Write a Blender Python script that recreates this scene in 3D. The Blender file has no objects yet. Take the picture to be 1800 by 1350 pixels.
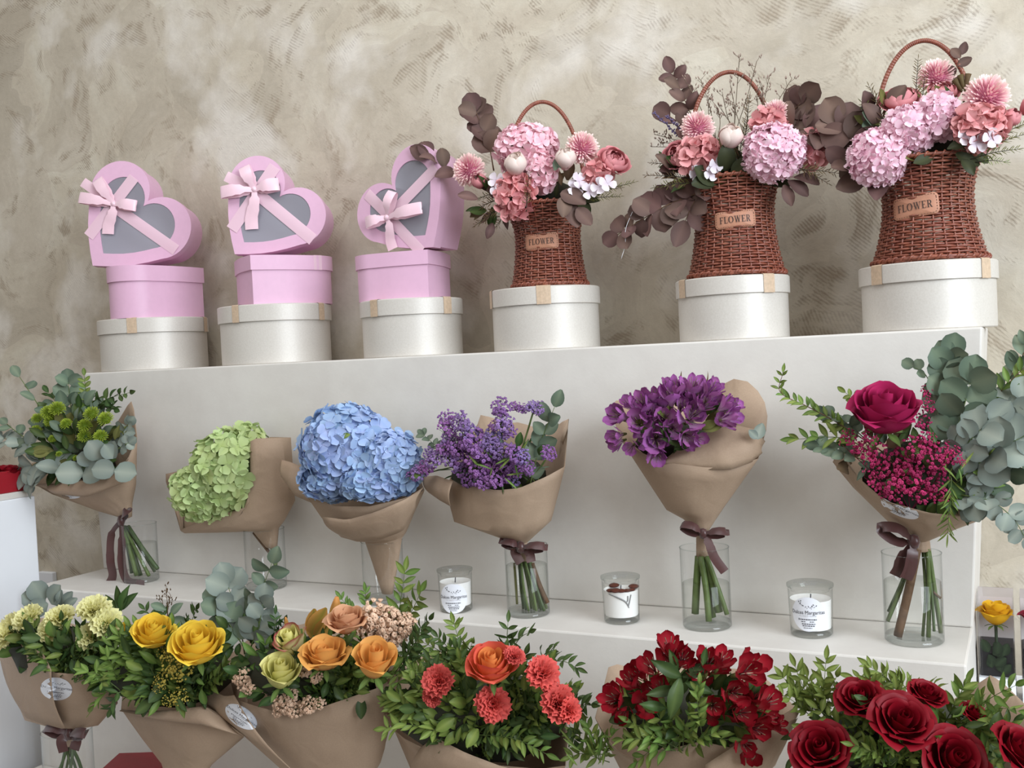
import bpy, bmesh, math, random
import numpy as np
from mathutils import Vector, Matrix, Quaternion
random.seed(7); np.random.seed(7)
PI = math.pi
scene = bpy.context.scene
C = scene.collection

# ------------------------------------------------------------------ camera
CAM = Vector((2.512, -2.181, 0.572)); F_PX = 1800.0
YAW, PITCH, ROLL = map(math.radians, (-26.64, -1.42, -2.75))
_f = Vector((math.sin(YAW)*math.cos(PITCH), math.cos(YAW)*math.cos(PITCH), math.sin(PITCH)))
_r = Vector((math.cos(YAW), -math.sin(YAW), 0)); _u = _r.cross(_f)
FWD = _f.normalized()
RIGHT = (math.cos(ROLL)*_r + math.sin(ROLL)*_u).normalized()
UP = (-math.sin(ROLL)*_r + math.cos(ROLL)*_u).normalized()
cam_data = bpy.data.cameras.new('camera'); cam = bpy.data.objects.new('camera', cam_data)
cam_data.sensor_fit = 'HORIZONTAL'; cam_data.sensor_width = 36.0; cam_data.lens = 36.0*F_PX/1800.0
cam_data.clip_start = 0.05; cam_data.clip_end = 60
cam.matrix_world = Matrix(((RIGHT.x, UP.x, -FWD.x, CAM.x), (RIGHT.y, UP.y, -FWD.y, CAM.y), (RIGHT.z, UP.z, -FWD.z, CAM.z), (0, 0, 0, 1)))
C.objects.link(cam); scene.camera = cam

# ------------------------------------------------------------------ light
world = bpy.data.worlds.new('world'); scene.world = world; world.use_nodes = True
bg = world.node_tree.nodes['Background']
bg.inputs['Color'].default_value = (1.0, 0.965, 0.92, 1); bg.inputs['Strength'].default_value = 0.53
def area_light(name, loc, target, sx, sy, power, color):
    d = bpy.data.lights.new(name, 'AREA'); d.shape = 'RECTANGLE'; d.size = sx; d.size_y = sy
    d.energy = power; d.color = color
    o = bpy.data.objects.new(name, d); C.objects.link(o); o.location = loc
    o.rotation_euler = (Vector(target)-Vector(loc)).to_track_quat('-Z', 'Y').to_euler()
    return o
# the shop window: big, cool daylight from the right and in front of the display
area_light('shop_window_light', (5.6, -2.2, 1.75), (1.2, 0.0, 0.4), 2.6, 2.4, 235, (0.83, 0.915, 1.0))
# added overhead fill in front of the display, standing in for cool sky light
area_light('overhead_sky_fill', (1.6, -1.5, 2.75), (1.4, -0.2, 0.0), 3.0, 1.4, 44, (0.93, 0.96, 1.0))
scene.view_settings.view_transform = 'Standard'; scene.view_settings.look = 'None'
scene.view_settings.gamma = 1.0; scene.view_settings.use_curve_mapping = False
scene.view_settings.exposure = 0.0

# ------------------------------------------------------------------ helpers: space
def P(px, py, Y):
    """point on the wall-parallel plane y = Y seen at photo pixel (px, py)"""
    d = FWD + RIGHT*((px-900)/F_PX) + UP*((675-py)/F_PX)
    return CAM + d*((Y-CAM.y)/d.y)
def MPP(p):
    """metres per photo pixel at point p"""
    return (Vector(p)-CAM).dot(FWD)/F_PX
def PZ(px, py, Z):
    d = FWD + RIGHT*((px-900)/F_PX) + UP*((675-py)/F_PX)
    return CAM + d*((Z-CAM.z)/d.z)
def vdir(a, b, c=0.0):
    """direction: a to the right, b up, c towards the viewer"""
    return (RIGHT*a + UP*b - FWD*c).normalized()
def frame(z, roll=0.0, ref=None):
    """rotation matrix with local +Z along z"""
    z = Vector(z).normalized(); ref = Vector(ref) if ref is not None else Vector((0, 0, 1))
    x = ref.cross(z)
    if x.length < 1e-3: x = Vector((1, 0, 0)).cross(z)
    x.normalize(); y = z.cross(x)
    m = Matrix((x, y, z)).transposed().to_4x4()
    return m @ Matrix.Rotation(roll, 4, 'Z')
def T(p): return Matrix.Translation(Vector(p))
def SC(s):
    if isinstance(s, (int, float)): s = (s, s, s)
    return Matrix.Diagonal((s[0], s[1], s[2], 1))
def rnd(a, b): return random.uniform(a, b)

# ------------------------------------------------------------------ helpers: objects
def obj(name, me, parent=None, mat=None, m=None, kind=None, label=None):
    """link a mesh as one object; m = world matrix (parents are kept at their own matrices)"""
    o = bpy.data.objects.new(name, me); C.objects.link(o)
    if mat is not None and len(me.materials) == 0: me.materials.append(mat)
    if m is None: m = Matrix.Identity(4)
    if parent is not None:
        o.parent = parent; o.matrix_parent_inverse = WORLD[parent.name].inverted()
        o.matrix_basis = m
    else: o.matrix_basis = m
    WORLD[o.name] = m.copy()
    if kind: o['kind'] = kind
    if label: o['label'] = label
    return o
WORLD = {}
def thing(name, label, cat, m=None, group=None):
    o = bpy.data.objects.new(name, None); C.objects.link(o); o.empty_display_size = 0.02
    m = m if m is not None else Matrix.Identity(4)
    o.matrix_basis = m; WORLD[o.name] = m.copy()
    return tag(o, label, cat, group)
def tag(o, label, cat, group=None):
    o['label'] = label; o['category'] = cat
    if group: o['group'] = group
    return o
def structure(o, label=None):
    o['kind'] = 'structure'
    if label: o['label'] = label
    return o

class MB:
    """mesh collector"""
    def __init__(s): s.v = []; s.f = []; s.t = []; s.mi = []
    def add(s, v, f, t=None, mi=0):
        b = len(s.v); s.v += [tuple(p) for p in v]; s.f += [tuple(i+b for i in q) for q in f]
        s.t += list(t) if t is not None else [0.0]*len(v); s.mi += [mi]*len(f)
    def grid(s, pts, closed=False, t=None, mi=0):
        """pts: rows of points; closed joins the row ends"""
        n = len(pts); k = len(pts[0]); f = []
        for i in range(n-1):
            for j in range(k if closed else k-1):
                j2 = (j+1) % k
                f.append((i*k+j, i*k+j2, (i+1)*k+j2, (i+1)*k+j))
        s.add([p for r in pts for p in r], f, None if t is None else [q for r in t for q in r], mi)
    def tube(s, path, rad, n=6, closed=False, cap=True, t=None, mi=0):
        path = [Vector(p) for p in path]; k = len(path)
        if not hasattr(rad, '__len__'): rad = [rad]*k
        rows = []; ref = None
        for i, p in enumerate(path):
            if closed: d = path[(i+1) % k]-path[i-1]
            else: d = path[min(i+1, k-1)]-path[max(i-1, 0)]
            if d.length < 1e-9: d = Vector((0, 0, 1))
            d.normalize()
            if ref is None:
                ref = d.orthogonal().normalized()
            ref = (ref-d*ref.dot(d))
            if ref.length < 1e-6: ref = d.orthogonal()
            ref.normalize(); b = d.cross(ref)
            rows.append([p+(ref*math.cos(a)+b*math.sin(a))*rad[i] for a in [2*PI*j/n for j in range(n)]])
        if closed: rows.append(rows[0])
        tv = [[(t[min(i, len(t)-1)] if t else 0.0)]*n for i in range(len(rows))]
        s.grid(rows, True, tv, mi)
        if cap and not closed:
            b = len(s.v)-len(rows)*n
            s.f.append(tuple(b+j for j in reversed(range(n)))); s.mi.append(mi)
            s.f.append(tuple(b+(len(rows)-1)*n+j for j in range(n))); s.mi.append(mi)
    def lathe(s, prof, n=48, t=None, mi=0):
        rows = [[(r*math.cos(2*PI*j/n), r*math.sin(2*PI*j/n), z) for j in range(n)] for r, z in prof]
        s.grid(rows, True, None if t is None else [[q]*n for q in t], mi)
    def box(s, a, b, mi=0):
        x0, y0, z0 = a; x1, y1, z1 = b
        s.hexa([(x0, y0, z0), (x1, y0, z0), (x1, y1, z0), (x0, y1, z0), (x0, y0, z1), (x1, y0, z1), (x1, y1, z1), (x0, y1, z1)], mi)
    def hexa(s, c, mi=0):
        s.add(c, [(0, 3, 2, 1), (4, 5, 6, 7), (0, 1, 5, 4), (1, 2, 6, 5), (2, 3, 7, 6), (3, 0, 4, 7)], None, mi)
    def xform(s, m):
        s.v = [tuple(m @ Vector(p)) for p in s.v]; return s
    def mesh(s, name, smooth=True, mats=None, auto=None):
        me = bpy.data.meshes.new(name); me.from_pydata(s.v, [], s.f); me.update()
        if any(s.t):
            a = me.attributes.new('t', 'FLOAT', 'POINT'); a.data.foreach_set('value', s.t)
        if mats:
            for q in mats: me.materials.append(q)
            me.polygons.foreach_set('material_index', s.mi)
        if smooth:
            me.polygons.foreach_set('use_smooth', [True]*len(me.polygons))
            if auto is not None: me.set_sharp_from_angle(angle=math.radians(auto))
        return me
    def data(s): return (list(s.v), list(s.f), list(s.t))
def bevel_mesh(me, w, seg=2, angle=30):
    bm = bmesh.new(); bm.from_mesh(me)
    bmesh.ops.remove_doubles(bm, verts=bm.verts, dist=1e-6)
    es = [e for e in bm.edges if len(e.link_faces) == 2 and e.calc_face_angle(0) > math.radians(angle)]
    bmesh.ops.bevel(bm, geom=es, offset=w, segments=seg, affect='EDGES', profile=0.5)
    bm.to_mesh(me); bm.free(); return me
def solidify(o, th, off=0):
    md = o.modifiers.new('thickness', 'SOLIDIFY'); md.thickness = th; md.offset = off; return o
def spline(pts, n):
    """Catmull-Rom through pts, n samples"""
    pts = [Vector(p) for p in pts]
    if len(pts) == 2: return [pts[0].lerp(pts[1], i/(n-1)) for i in range(n)]
    out = []; k = len(pts)-1
    for i in range(n):
        u = i/(n-1)*k; j = min(int(u), k-1); f = u-j
        p1, p2 = pts[j], pts[j+1]; p0 = pts[j-1] if j else p1*2-p2; p3 = pts[j+2] if j+2 <= k else p2*2-p1
        out.append(0.5*((2*p1)+(p2-p0)*f+(2*p0-5*p1+4*p2-p3)*f*f+(3*p1-p0-3*p2+p3)*f**3))
    return out

# ------------------------------------------------------------------ helpers: materials
def lin(c):
    return tuple(((x/255)/12.92 if x/255 <= 0.04045 else ((x/255+0.055)/1.055)**2.4) for x in c)
MATS = {}
def new_mat(name):
    m = bpy.data.materials.new(name); m.use_nodes = True
    nt = m.node_tree; b = nt.nodes['Principled BSDF']; MATS[name] = m
    return m, nt, b
def rgba(c): return (*lin(c), 1)
def node(nt, t, **kw):
    n = nt.nodes.new(t)
    for k, v in kw.items(): setattr(n, k, v)
    return n
def mixrgb(nt, fac, a, b, mode='MIX'):
    n = node(nt, 'ShaderNodeMix', data_type='RGBA', blend_type=mode)
    for s, v in ((n.inputs[0], fac), (n.inputs[6], a), (n.inputs[7], b)):
        if hasattr(v, 'is_linked') or hasattr(v, 'links'): nt.links.new(v, s)
        else: s.default_value = v
    return n.outputs[2]
def ramp(nt, fac, stops):
    n = node(nt, 'ShaderNodeValToRGB'); cr = n.color_ramp
    while len(cr.elements) < len(stops): cr.elements.new(0.5)
    for e, (p, c) in zip(cr.elements, stops): e.position = p; e.color = c if len(c) == 4 else (*c, 1)
    nt.links.new(fac, n.inputs[0]); return n.outputs[0]
def noise(nt, scale, detail=3, rough=0.55, coord='Object', dist=0.0, vec=None):
    n = node(nt, 'ShaderNodeTexNoise'); n.inputs['Scale'].default_value = scale
    n.inputs['Detail'].default_value = detail; n.inputs['Roughness'].default_value = rough
    n.inputs['Distortion'].default_value = dist
    if vec is None:
        tc = node(nt, 'ShaderNodeTexCoord'); vec = tc.outputs[coord]
    nt.links.new(vec, n.inputs['Vector']); return n.outputs['Fac']
def bump(nt, b, h, strength=0.2, dist=0.002):
    n = node(nt, 'ShaderNodeBump'); n.inputs['Strength'].default_value = strength; n.inputs['Distance'].default_value = dist
    nt.links.new(h, n.inputs['Height']); nt.links.new(n.outputs[0], b.inputs['Normal'])
def simple(name, c, rough=0.6, metal=0.0, var=0.0, nscale=40, bmp=0.0, sheen=0.0, coat=0.0, spec=0.5):
    m, nt, b = new_mat(name)
    b.inputs['Roughness'].default_value = rough; b.inputs['Metallic'].default_value = metal
    b.inputs['Specular IOR Level'].default_value = spec
    if sheen: b.inputs['Sheen Weight'].default_value = sheen
    if coat: b.inputs['Coat Weight'].default_value = coat
    if var or bmp:
        nz = noise(nt, nscale, 4)
        a = lin(c); lo = tuple(x*(1-var) for x in a); hi = tuple(min(1, x*(1+var)) for x in a)
        nt.links.new(ramp(nt, nz, [(0.3, lo), (0.7, hi)]), b.inputs['Base Color'])
        if bmp: bump(nt, b, nz, bmp)
    else: b.inputs['Base Color'].default_value = rgba(c)
    return m
def petal(name, c0, c1, cm=None, rough=0.55, trans=0.25, var=0.12, hue=0.0, mid=0.5):
    """c0 at the petal base, c1 at its tip; a little different on every object"""
    m, nt, b = new_mat(name)
    at = node(nt, 'ShaderNodeAttribute', attribute_name='t')
    st = [(0.0, lin(c0)), (1.0, lin(c1))] if cm is None else [(0.0, lin(c0)), (mid, lin(cm)), (1.0, lin(c1))]
    colr = ramp(nt, at.outputs['Fac'], st)
    oi = node(nt, 'ShaderNodeObjectInfo')
    mr = node(nt, 'ShaderNodeMapRange'); mr.inputs['To Min'].default_value = 1-var; mr.inputs['To Max'].default_value = 1+var
    nt.links.new(oi.outputs['Random'], mr.inputs['Value'])
    hs = node(nt, 'ShaderNodeHueSaturation'); nt.links.new(colr, hs.inputs['Color']); nt.links.new(mr.outputs[0], hs.inputs['Value'])
    if hue:
        mh = node(nt, 'ShaderNodeMapRange'); mh.inputs['To Min'].default_value = 0.5-hue; mh.inputs['To Max'].default_value = 0.5+hue
        mul = node(nt, 'ShaderNodeMath', operation='MULTIPLY'); mul.inputs[1].default_value = 7.31
        fr = node(nt, 'ShaderNodeMath', operation='FRACT')
        nt.links.new(oi.outputs['Random'], mul.inputs[0]); nt.links.new(mul.outputs[0], fr.inputs[0]); nt.links.new(fr.outputs[0], mh.inputs['Value'])
        nt.links.new(mh.outputs[0], hs.inputs['Hue'])
    nt.links.new(hs.outputs[0], b.inputs['Base Color'])
    b.inputs['Roughness'].default_value = rough; b.inputs['Specular IOR Level'].default_value = 0.18
    if trans:
        tr = node(nt, 'ShaderNodeBsdfTranslucent'); nt.links.new(hs.outputs[0], tr.inputs['Color'])
        mx = node(nt, 'ShaderNodeMixShader'); mx.inputs[0].default_value = trans
        out = nt.nodes['Material Output']
        nt.links.new(b.outputs[0], mx.inputs[1]); nt.links.new(tr.outputs[0], mx.inputs[2]); nt.links.new(mx.outputs[0], out.inputs['Surface'])
    return m
def thin_glass(name, tint=(0.97, 0.985, 0.98), edge=(0.55, 0.6, 0.6), ior=1.45, rough=0.0, edge_amt=0.6):
    """clear thin glass: what is behind shows through, Fresnel reflection, darker where seen edge-on"""
    m, nt, b = new_mat(name); nt.nodes.remove(b)
    lw = node(nt, 'ShaderNodeLayerWeight'); lw.inputs['Blend'].default_value = 0.5
    pw = node(nt, 'ShaderNodeMath', operation='POWER'); pw.inputs[1].default_value = 3.0
    nt.links.new(lw.outputs['Facing'], pw.inputs[0])
    mu = node(nt, 'ShaderNodeMath', operation='MULTIPLY'); mu.inputs[1].default_value = edge_amt; nt.links.new(pw.outputs[0], mu.inputs[0])
    tcol = mixrgb(nt, mu.outputs[0], (*tint, 1), (*edge, 1))
    tr = node(nt, 'ShaderNodeBsdfTransparent'); nt.links.new(tcol, tr.inputs['Color'])
    gl = node(nt, 'ShaderNodeBsdfGlossy'); gl.inputs['Roughness'].default_value = rough
    p5 = node(nt, 'ShaderNodeMath', operation='POWER'); p5.inputs[1].default_value = 5.0; nt.links.new(lw.outputs['Facing'], p5.inputs[0])
    f0 = ((ior-1)/(ior+1))**2
    fr = node(nt, 'ShaderNodeMath', operation='MULTIPLY_ADD'); fr.inputs[1].default_value = 0.85*(1-f0); fr.inputs[2].default_value = f0
    nt.links.new(p5.outputs[0], fr.inputs[0])
    mx = node(nt, 'ShaderNodeMixShader'); nt.links.new(fr.outputs[0], mx.inputs[0])
    nt.links.new(tr.outputs[0], mx.inputs[1]); nt.links.new(gl.outputs[0], mx.inputs[2])
    nt.links.new(mx.outputs[0], nt.nodes['Material Output'].inputs['Surface'])
    return m
# ------------------------------------------------------------------ setting materials
def plaster_mat():
    m, nt, b = new_mat('trowelled_plaster')
    tc = node(nt, 'ShaderNodeTexCoord')
    # warped coordinates
    wn = node(nt, 'ShaderNodeTexNoise'); wn.inputs['Scale'].default_value = 2.6; wn.inputs['Detail'].default_value = 2
    nt.links.new(tc.outputs['Object'], wn.inputs['Vector'])
    warp = node(nt, 'ShaderNodeVectorMath', operation='MULTIPLY_ADD'); warp.inputs[1].default_value = (0.55, 0.55, 0.55)
    nt.links.new(wn.outputs['Color'], warp.inputs[0]); nt.links.new(tc.outputs['Object'], warp.inputs[2])
    # patches: voronoi cells, each with its own stroke direction
    vo = node(nt, 'ShaderNodeTexVoronoi'); vo.inputs['Scale'].default_value = 5.5; vo.feature = 'F1'
    nt.links.new(warp.outputs[0], vo.inputs['Vector'])
    sep = node(nt, 'ShaderNodeSeparateColor'); nt.links.new(vo.outputs['Color'], sep.inputs[0])
    # arcs of the trowel round each cell
    wv = node(nt, 'ShaderNodeTexWave', wave_type='RINGS', rings_direction='SPHERICAL'); wv.inputs['Scale'].default_value = 44
    wv.inputs['Distortion'].default_value = 1.6; wv.inputs['Detail'].default_value = 4; wv.inputs['Detail Scale'].default_value = 2.5
    sub = node(nt, 'ShaderNodeVectorMath', operation='SUBTRACT'); nt.links.new(tc.outputs['Object'], sub.inputs[0])
    off = node(nt, 'ShaderNodeVectorMath', operation='MULTIPLY_ADD'); off.inputs[1].default_value = (0.35, 0.0, 0.35)
    nt.links.new(vo.outputs['Color'], off.inputs[0]); nt.links.new(vo.outputs['Position'], off.inputs[2])
    nt.links.new(off.outputs[0], sub.inputs[1]); nt.links.new(sub.outputs[0], wv.inputs['Vector'])
    # big soft patches
    n1 = noise(nt, 3.2, 5, 0.6, vec=warp.outputs[0]); n2 = noise(nt, 11.0, 6, 0.65, vec=warp.outputs[0]); n3 = noise(nt, 70, 4, 0.7, vec=tc.outputs['Object'])
    n4 = noise(nt, 5.0, 3, 0.5, vec=tc.outputs['Object'])
    base = ramp(nt, n1, [(0.30, lin((178, 167, 149))), (0.5, lin((193, 183, 165))), (0.70, lin((206, 198, 182)))])
    cell = mixrgb(nt, 0.08, base, sep.outputs[0], 'OVERLAY')
    # stroke mask
    smask = node(nt, 'ShaderNodeMath', operation='MULTIPLY')
    a1 = ramp(nt, n2, [(0.52, (0, 0, 0)), (0.66, (1, 1, 1))]); a2 = ramp(nt, wv.outputs['Fac'], [(0.35, (0, 0, 0)), (0.75, (1, 1, 1))])
    a3 = ramp(nt, noise(nt, 1.7, 2, 0.5, vec=tc.outputs['Object']), [(0.40, (0.12, 0.12, 0.12)), (0.60, (1, 1, 1))])
    a4 = mixrgb(nt, 1.0, a1, a3, 'MULTIPLY')
    nt.links.new(a4, smask.inputs[0]); nt.links.new(a2, smask.inputs[1])
    sm2 = node(nt, 'ShaderNodeMath', operation='MULTIPLY'); sm2.inputs[1].default_value = 0.9; nt.links.new(smask.outputs[0], sm2.inputs[0])
    c2 = mixrgb(nt, sm2.outputs[0], cell, rgba((146, 133, 116)))
    # darker smears and lighter scrapes
    d1 = ramp(nt, n2, [(0.56, (0, 0, 0)), (0.68, (0.85, 0.85, 0.85))]); c3 = mixrgb(nt, d1, c2, rgba((162, 148, 129)))
    l1 = ramp(nt, n4, [(0.52, (0, 0, 0)), (0.70, (0.75, 0.75, 0.75))]); c4 = mixrgb(nt, l1, c3, rgba((222, 216, 206)))
    gr = ramp(nt, n3, [(0.3, (0.93, 0.93, 0.93)), (0.7, (1.03, 1.03, 1.03))]); c5 = mixrgb(nt, 1.0, c4, gr, 'MULTIPLY')
    nt.links.new(c5, b.inputs['Base Color'])
    b.inputs['Roughness'].default_value = 0.62; b.inputs['Specular IOR Level'].default_value = 0.35
    h = node(nt, 'ShaderNodeMath', operation='MULTIPLY_ADD'); h.inputs[1].default_value = 0.5; nt.links.new(smask.outputs[0], h.inputs[0]); nt.links.new(n2, h.inputs[2])
    h2 = node(nt, 'ShaderNodeMath', operation='MULTIPLY_ADD'); h2.inputs[1].default_value = 0.25; nt.links.new(n3, h2.inputs[0]); nt.links.new(h.outputs[0], h2.inputs[2])
    bump(nt, b, h2.outputs[0], 0.35, 0.006)
    return m
M_PLASTER = plaster_mat()
def paint_mat():
    m, nt, b = new_mat('white_paint')
    nz = noise(nt, 9, 4, 0.6); fz = noise(nt, 120, 3, 0.6)
    nt.links.new(ramp(nt, nz, [(0.3, lin((208, 203, 196))), (0.7, lin((217, 213, 206)))]), b.inputs['Base Color'])
    b.inputs['Roughness'].default_value = 0.5; bump(nt, b, fz, 0.12, 0.002)
    return m
M_PAINT = paint_mat()
M_WHITE = simple('white_board', (232, 234, 238), 0.45, var=0.02, nscale=6)
M_FLOOR = simple('grey_floor', (112, 104, 97), 0.5, var=0.06, nscale=8)

H = 0.59; D = 0.251; WALL_Y = 0.335
TIER0 = -0.50                                   # level the bottom row of vases stands on
# ------------------------------------------------------------------ the wall and the stepped display
mb = MB(); mb.box((-5, WALL_Y, -1.1), (8, WALL_Y+0.12, 2.6))
structure(obj('wall_back', mb.mesh('wall_back', False), None, M_PLASTER), 'beige trowelled plaster wall behind the display')
mb = MB(); mb.box((-9, -16, -1.16), (13, WALL_Y+0.12, -1.1))
structure(obj('floor', mb.mesh('floor', False), None, M_FLOOR), 'grey floor below the display')
A = P(148, 663, 0); B = P(182, 1004, 0); Cc = P(1710, 1103, 0); Dd = P(1727, 572, 0)
xl0, xl1, xr0, xr1 = B.x, A.x, Cc.x, Dd.x
disp = thing('display_stand', 'white painted stepped plaster display stand carrying the bouquets and boxes', 'display stand', T((1.2, 0, -1.1)))
mb = MB(); mb.hexa([(xl0, 0, 0), (xr0, 0, 0), (xr0, WALL_Y-.001, 0), (xl0, WALL_Y-.001, 0), (xl1, 0, H), (xr1, 0, H), (xr1, WALL_Y-.001, H), (xl1, WALL_Y-.001, H)])
obj('upper_tier', bevel_mesh(mb.mesh('upper_tier', False), 0.004, 2), disp, M_PAINT)
mb = MB(); mb.box((xl0, -D, -0.75), (xr0, WALL_Y-.001, -0.0002))
obj('middle_tier', bevel_mesh(mb.mesh('middle_tier', False), 0.004, 2), disp, M_PAINT)
mb = MB(); mb.box((xl0, -0.72, -1.1), (xr0+0.30, -D-0.0005, TIER0)); 
obj('bottom_tier', bevel_mesh(mb.mesh('bottom_tier', False), 0.004, 2), disp, M_PAINT)
# ------------------------------------------------------------------ ivory pearl hat boxes
def pearl():
    m, nt, b = new_mat('pearl_paper')
    nz = noise(nt, 260, 2, 0.7)
    nt.links.new(ramp(nt, nz, [(0.3, lin((199, 193, 184))), (0.7, lin((208, 203, 195)))]), b.inputs['Base Color'])
    b.inputs['Roughness'].default_value = 0.44; b.inputs['Metallic'].default_value = 0.10; b.inputs['Specular IOR Level'].default_value = 0.5
    bump(nt, b, nz, 0.08, 0.0004)
    return m
M_PEARL = pearl()
M_TAPE = simple('beige_ribbon', (196, 172, 146), 0.5, var=0.12, nscale=150)
M_PINK = simple('pink_card', (217, 174, 199), 0.5, var=0.02, nscale=60, bmp=0.03)
M_SATIN = simple('pink_satin', (236, 200, 212), 0.3, var=0.03, nscale=30, sheen=0.4)
def organza():
    m, nt, b = new_mat('pink_organza')
    b.inputs['Base Color'].default_value = rgba((234, 198, 212)); b.inputs['Roughness'].default_value = 0.45; b.inputs['Alpha'].default_value = 0.86
    return m
M_ORG = organza()
def film():
    m, nt, b = new_mat('window_film')
    b.inputs['Base Color'].default_value = rgba((172, 170, 180)); b.inputs['Roughness'].default_value = 0.22; b.inputs['Alpha'].default_value = 0.55
    b.inputs['Specular IOR Level'].default_value = 0.8
    return m
M_FILM = film()
M_INSIDE = simple('grey_lining', (205, 202, 212), 0.7)

def hat_box(pxl, pxr, py_top, py_base, ribbons, label, over=0.0):
    """pxl..pxr: lid width in the photo"""
    pc = (pxl+pxr)/2
    c = P(pc, py_base, 0.15); s = MPP(c); R = (pxr-pxl)/2*s
    cy = min(R+0.006-over, WALL_Y-R-0.012)
    c = P(pc, py_base, cy); R = (pxr-pxl)/2*MPP(c)
    h = (py_base-py_top)*MPP(c)
    base = T((c.x, cy, H))
    t = thing('round_gift_box', label, 'gift box', base, 'ivory round gift boxes on the top ledge')
    rb = R*0.965; lh = h*0.285
    mb = MB(); mb.lathe([(0.0, 0.0), (rb-0.002, 0.0), (rb, 0.002), (rb, h-0.01), (rb-0.003, h-0.008), (0, h-0.008)], 72)
    obj('body', mb.mesh('hat_box_body', True, auto=40), t, M_PEARL, base)
    mb = MB(); mb.lathe([(rb+0.0006, h-lh), (R-0.001, h-lh), (R, h-lh+0.001), (R, h-0.0025), (R-0.0025, h), (0, h)], 72)
    lid = obj('lid', mb.mesh('hat_box_lid', True, auto=40), t, M_PEARL, base)
    for a, wd in ribbons:      # a: pixel offset from the box centre, in fractions of the radius
        aa = math.asin(max(-0.98, min(0.98, a)))+math.atan2(CAM.x-c.x, -(CAM.y-cy))
        w2 = wd/2/R
        rows = []
        for rr, zz in ((rb+0.0015, h-lh-0.0006), (R+0.0012, h-lh-0.0006), (R+0.0012, h-0.001), (R-0.002, h+0.0012), (R*0.05, h+0.0012)):
            k = R/max(rr, R*0.5) if rr > R*0.5 else 2
            rows.append([(rr*math.sin(aa+q*w2*k), -rr*math.cos(aa+q*w2*k), zz) for q in (-1, -0.33, 0.33, 1)])
        mb = MB(); mb.grid(rows)
        obj('ribbon', mb.mesh('hat_box_ribbon', False), lid, M_TAPE, base)
    return (c.x, cy, H+h, R)
HB = [hat_box(182, 367, 566, 654, [(-0.37, 0.030), (0.93, 0.03)], 'pearly ivory round box at the far left under the first pink hearts'),
      hat_box(391, 586, 546, 646, [(-0.66, 0.024), (0.8, 0.026)], 'pearly ivory round box, second from the left, under pink heart boxes'),
      hat_box(638, 818, 537, 635, [(-0.70, 0.026), (0.68, 0.028)], 'pearly ivory round box, third from the left, under the tilted heart'),
      hat_box(866, 1059, 517, 623, [(-0.02, 0.034), (-0.97, 0.03)], 'pearly ivory round box under the leftmost wicker basket'),
      hat_box(1193, 1389, 494, 601, [(-0.86, 0.028), (0.62, 0.030)], 'pearly ivory round box under the middle wicker basket'),
      hat_box(1519, 1747, 464, 578, [(-0.70, 0.030), (0.80, 0.028)], 'pearly ivory round box under the largest wicker basket, far right')]

# ------------------------------------------------------------------ heart boxes
def heart2d():
    """box heart: right-angled point at (0, -0.967), straight flanks, round lobes, notch at (0, 0.383)"""
    cx, cy, r = 0.46, 0.20, 0.495; a0, a1 = math.radians(158.3), math.radians(-44.8); right = []
    for i in range(23):
        a = a0+(a1-a0)*i/22; right.append((max(0, cx+r*math.cos(a)), cy+r*math.sin(a)))
    e = right[-1]
    for i in range(1, 5):
        q = 0.055*math.sin(PI*i/5); right.append((e[0]*(1-i/5)+0.71*q, e[1]+(-0.967-e[1])*i/5-0.704*q))
    right[0] = (0.0, 0.383)
    return right+[(0.0, -0.967)]+[(-x, y) for x, y in reversed(right[1:])]
HEART = heart2d()
def heart_prism(mb, s, z0, z1, inset=0.0, cap0=True, cap1=True, mi=0):
    k = (s-inset)
    b = [(x*k, y*k, z0) for x, y in HEART]; t = [(x*k, y*k, z1) for x, y in HEART]
    n = len(HEART); mb.grid([b, t], True, None, mi)
    base = len(mb.v)-2*n
    if cap0: mb.f.append(tuple(base+i for i in range(n))); mb.mi.append(mi)
    if cap1: mb.f.append(tuple(base+n+i for i in reversed(range(n)))); mb.mi.append(mi)
def flat_heart(hb, s, h, m_rot, label, ribbons=()):
    x, y, z, R = hb
    base = T((x, y, z)) @ m_rot
    t = thing('heart_gift_box', label, 'gift box', base, 'pink heart boxes lying flat')
    lh = h*0.30
    mb = MB(); heart_prism(mb, s*0.965, 0, h-0.006); obj('body', mb.mesh('heart_body', True, auto=35), t, M_PINK, base)
    mb = MB(); heart_prism(mb, s, h-lh, h); lid = obj('lid', mb.mesh('heart_lid', True, auto=35), t, M_PINK, base)
    for i0, k in ribbons:
        w = []
        for q in (0, 1):
            px, py = HEART[(i0+q*k) % len(HEART)]; w.append((px*s*1.006, py*s*1.006))
        mb = MB(); mb.grid([[(a, b, h-lh-0.0005) for a, b in w], [(a, b, h+0.0006) for a, b in w]])
        obj('ribbon', mb.mesh('heart_ribbon', False), lid, M_ORG, base)
    return z+h
def rib(mb, pts, w, nrm, n=14, tw=None, mi=0):
    """ribbon strip of width w along pts; nrm = surface normal"""
    path = spline(pts, n); rows = []; nrm = Vector(nrm)
    for i, p in enumerate(path):
        d = (path[min(i+1, n-1)]-path[max(i-1, 0)]).normalized(); s = d.cross(nrm).normalized()
        ww = w*(tw[min(i*len(tw)//n, len(tw)-1)] if tw else 1)
        rows.append([p-s*ww/2, p-s*ww*0.17+nrm*ww*0.04, p+s*ww*0.17+nrm*ww*0.04, p+s*ww/2])
    mb.grid(rows, False, None, mi)
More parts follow.
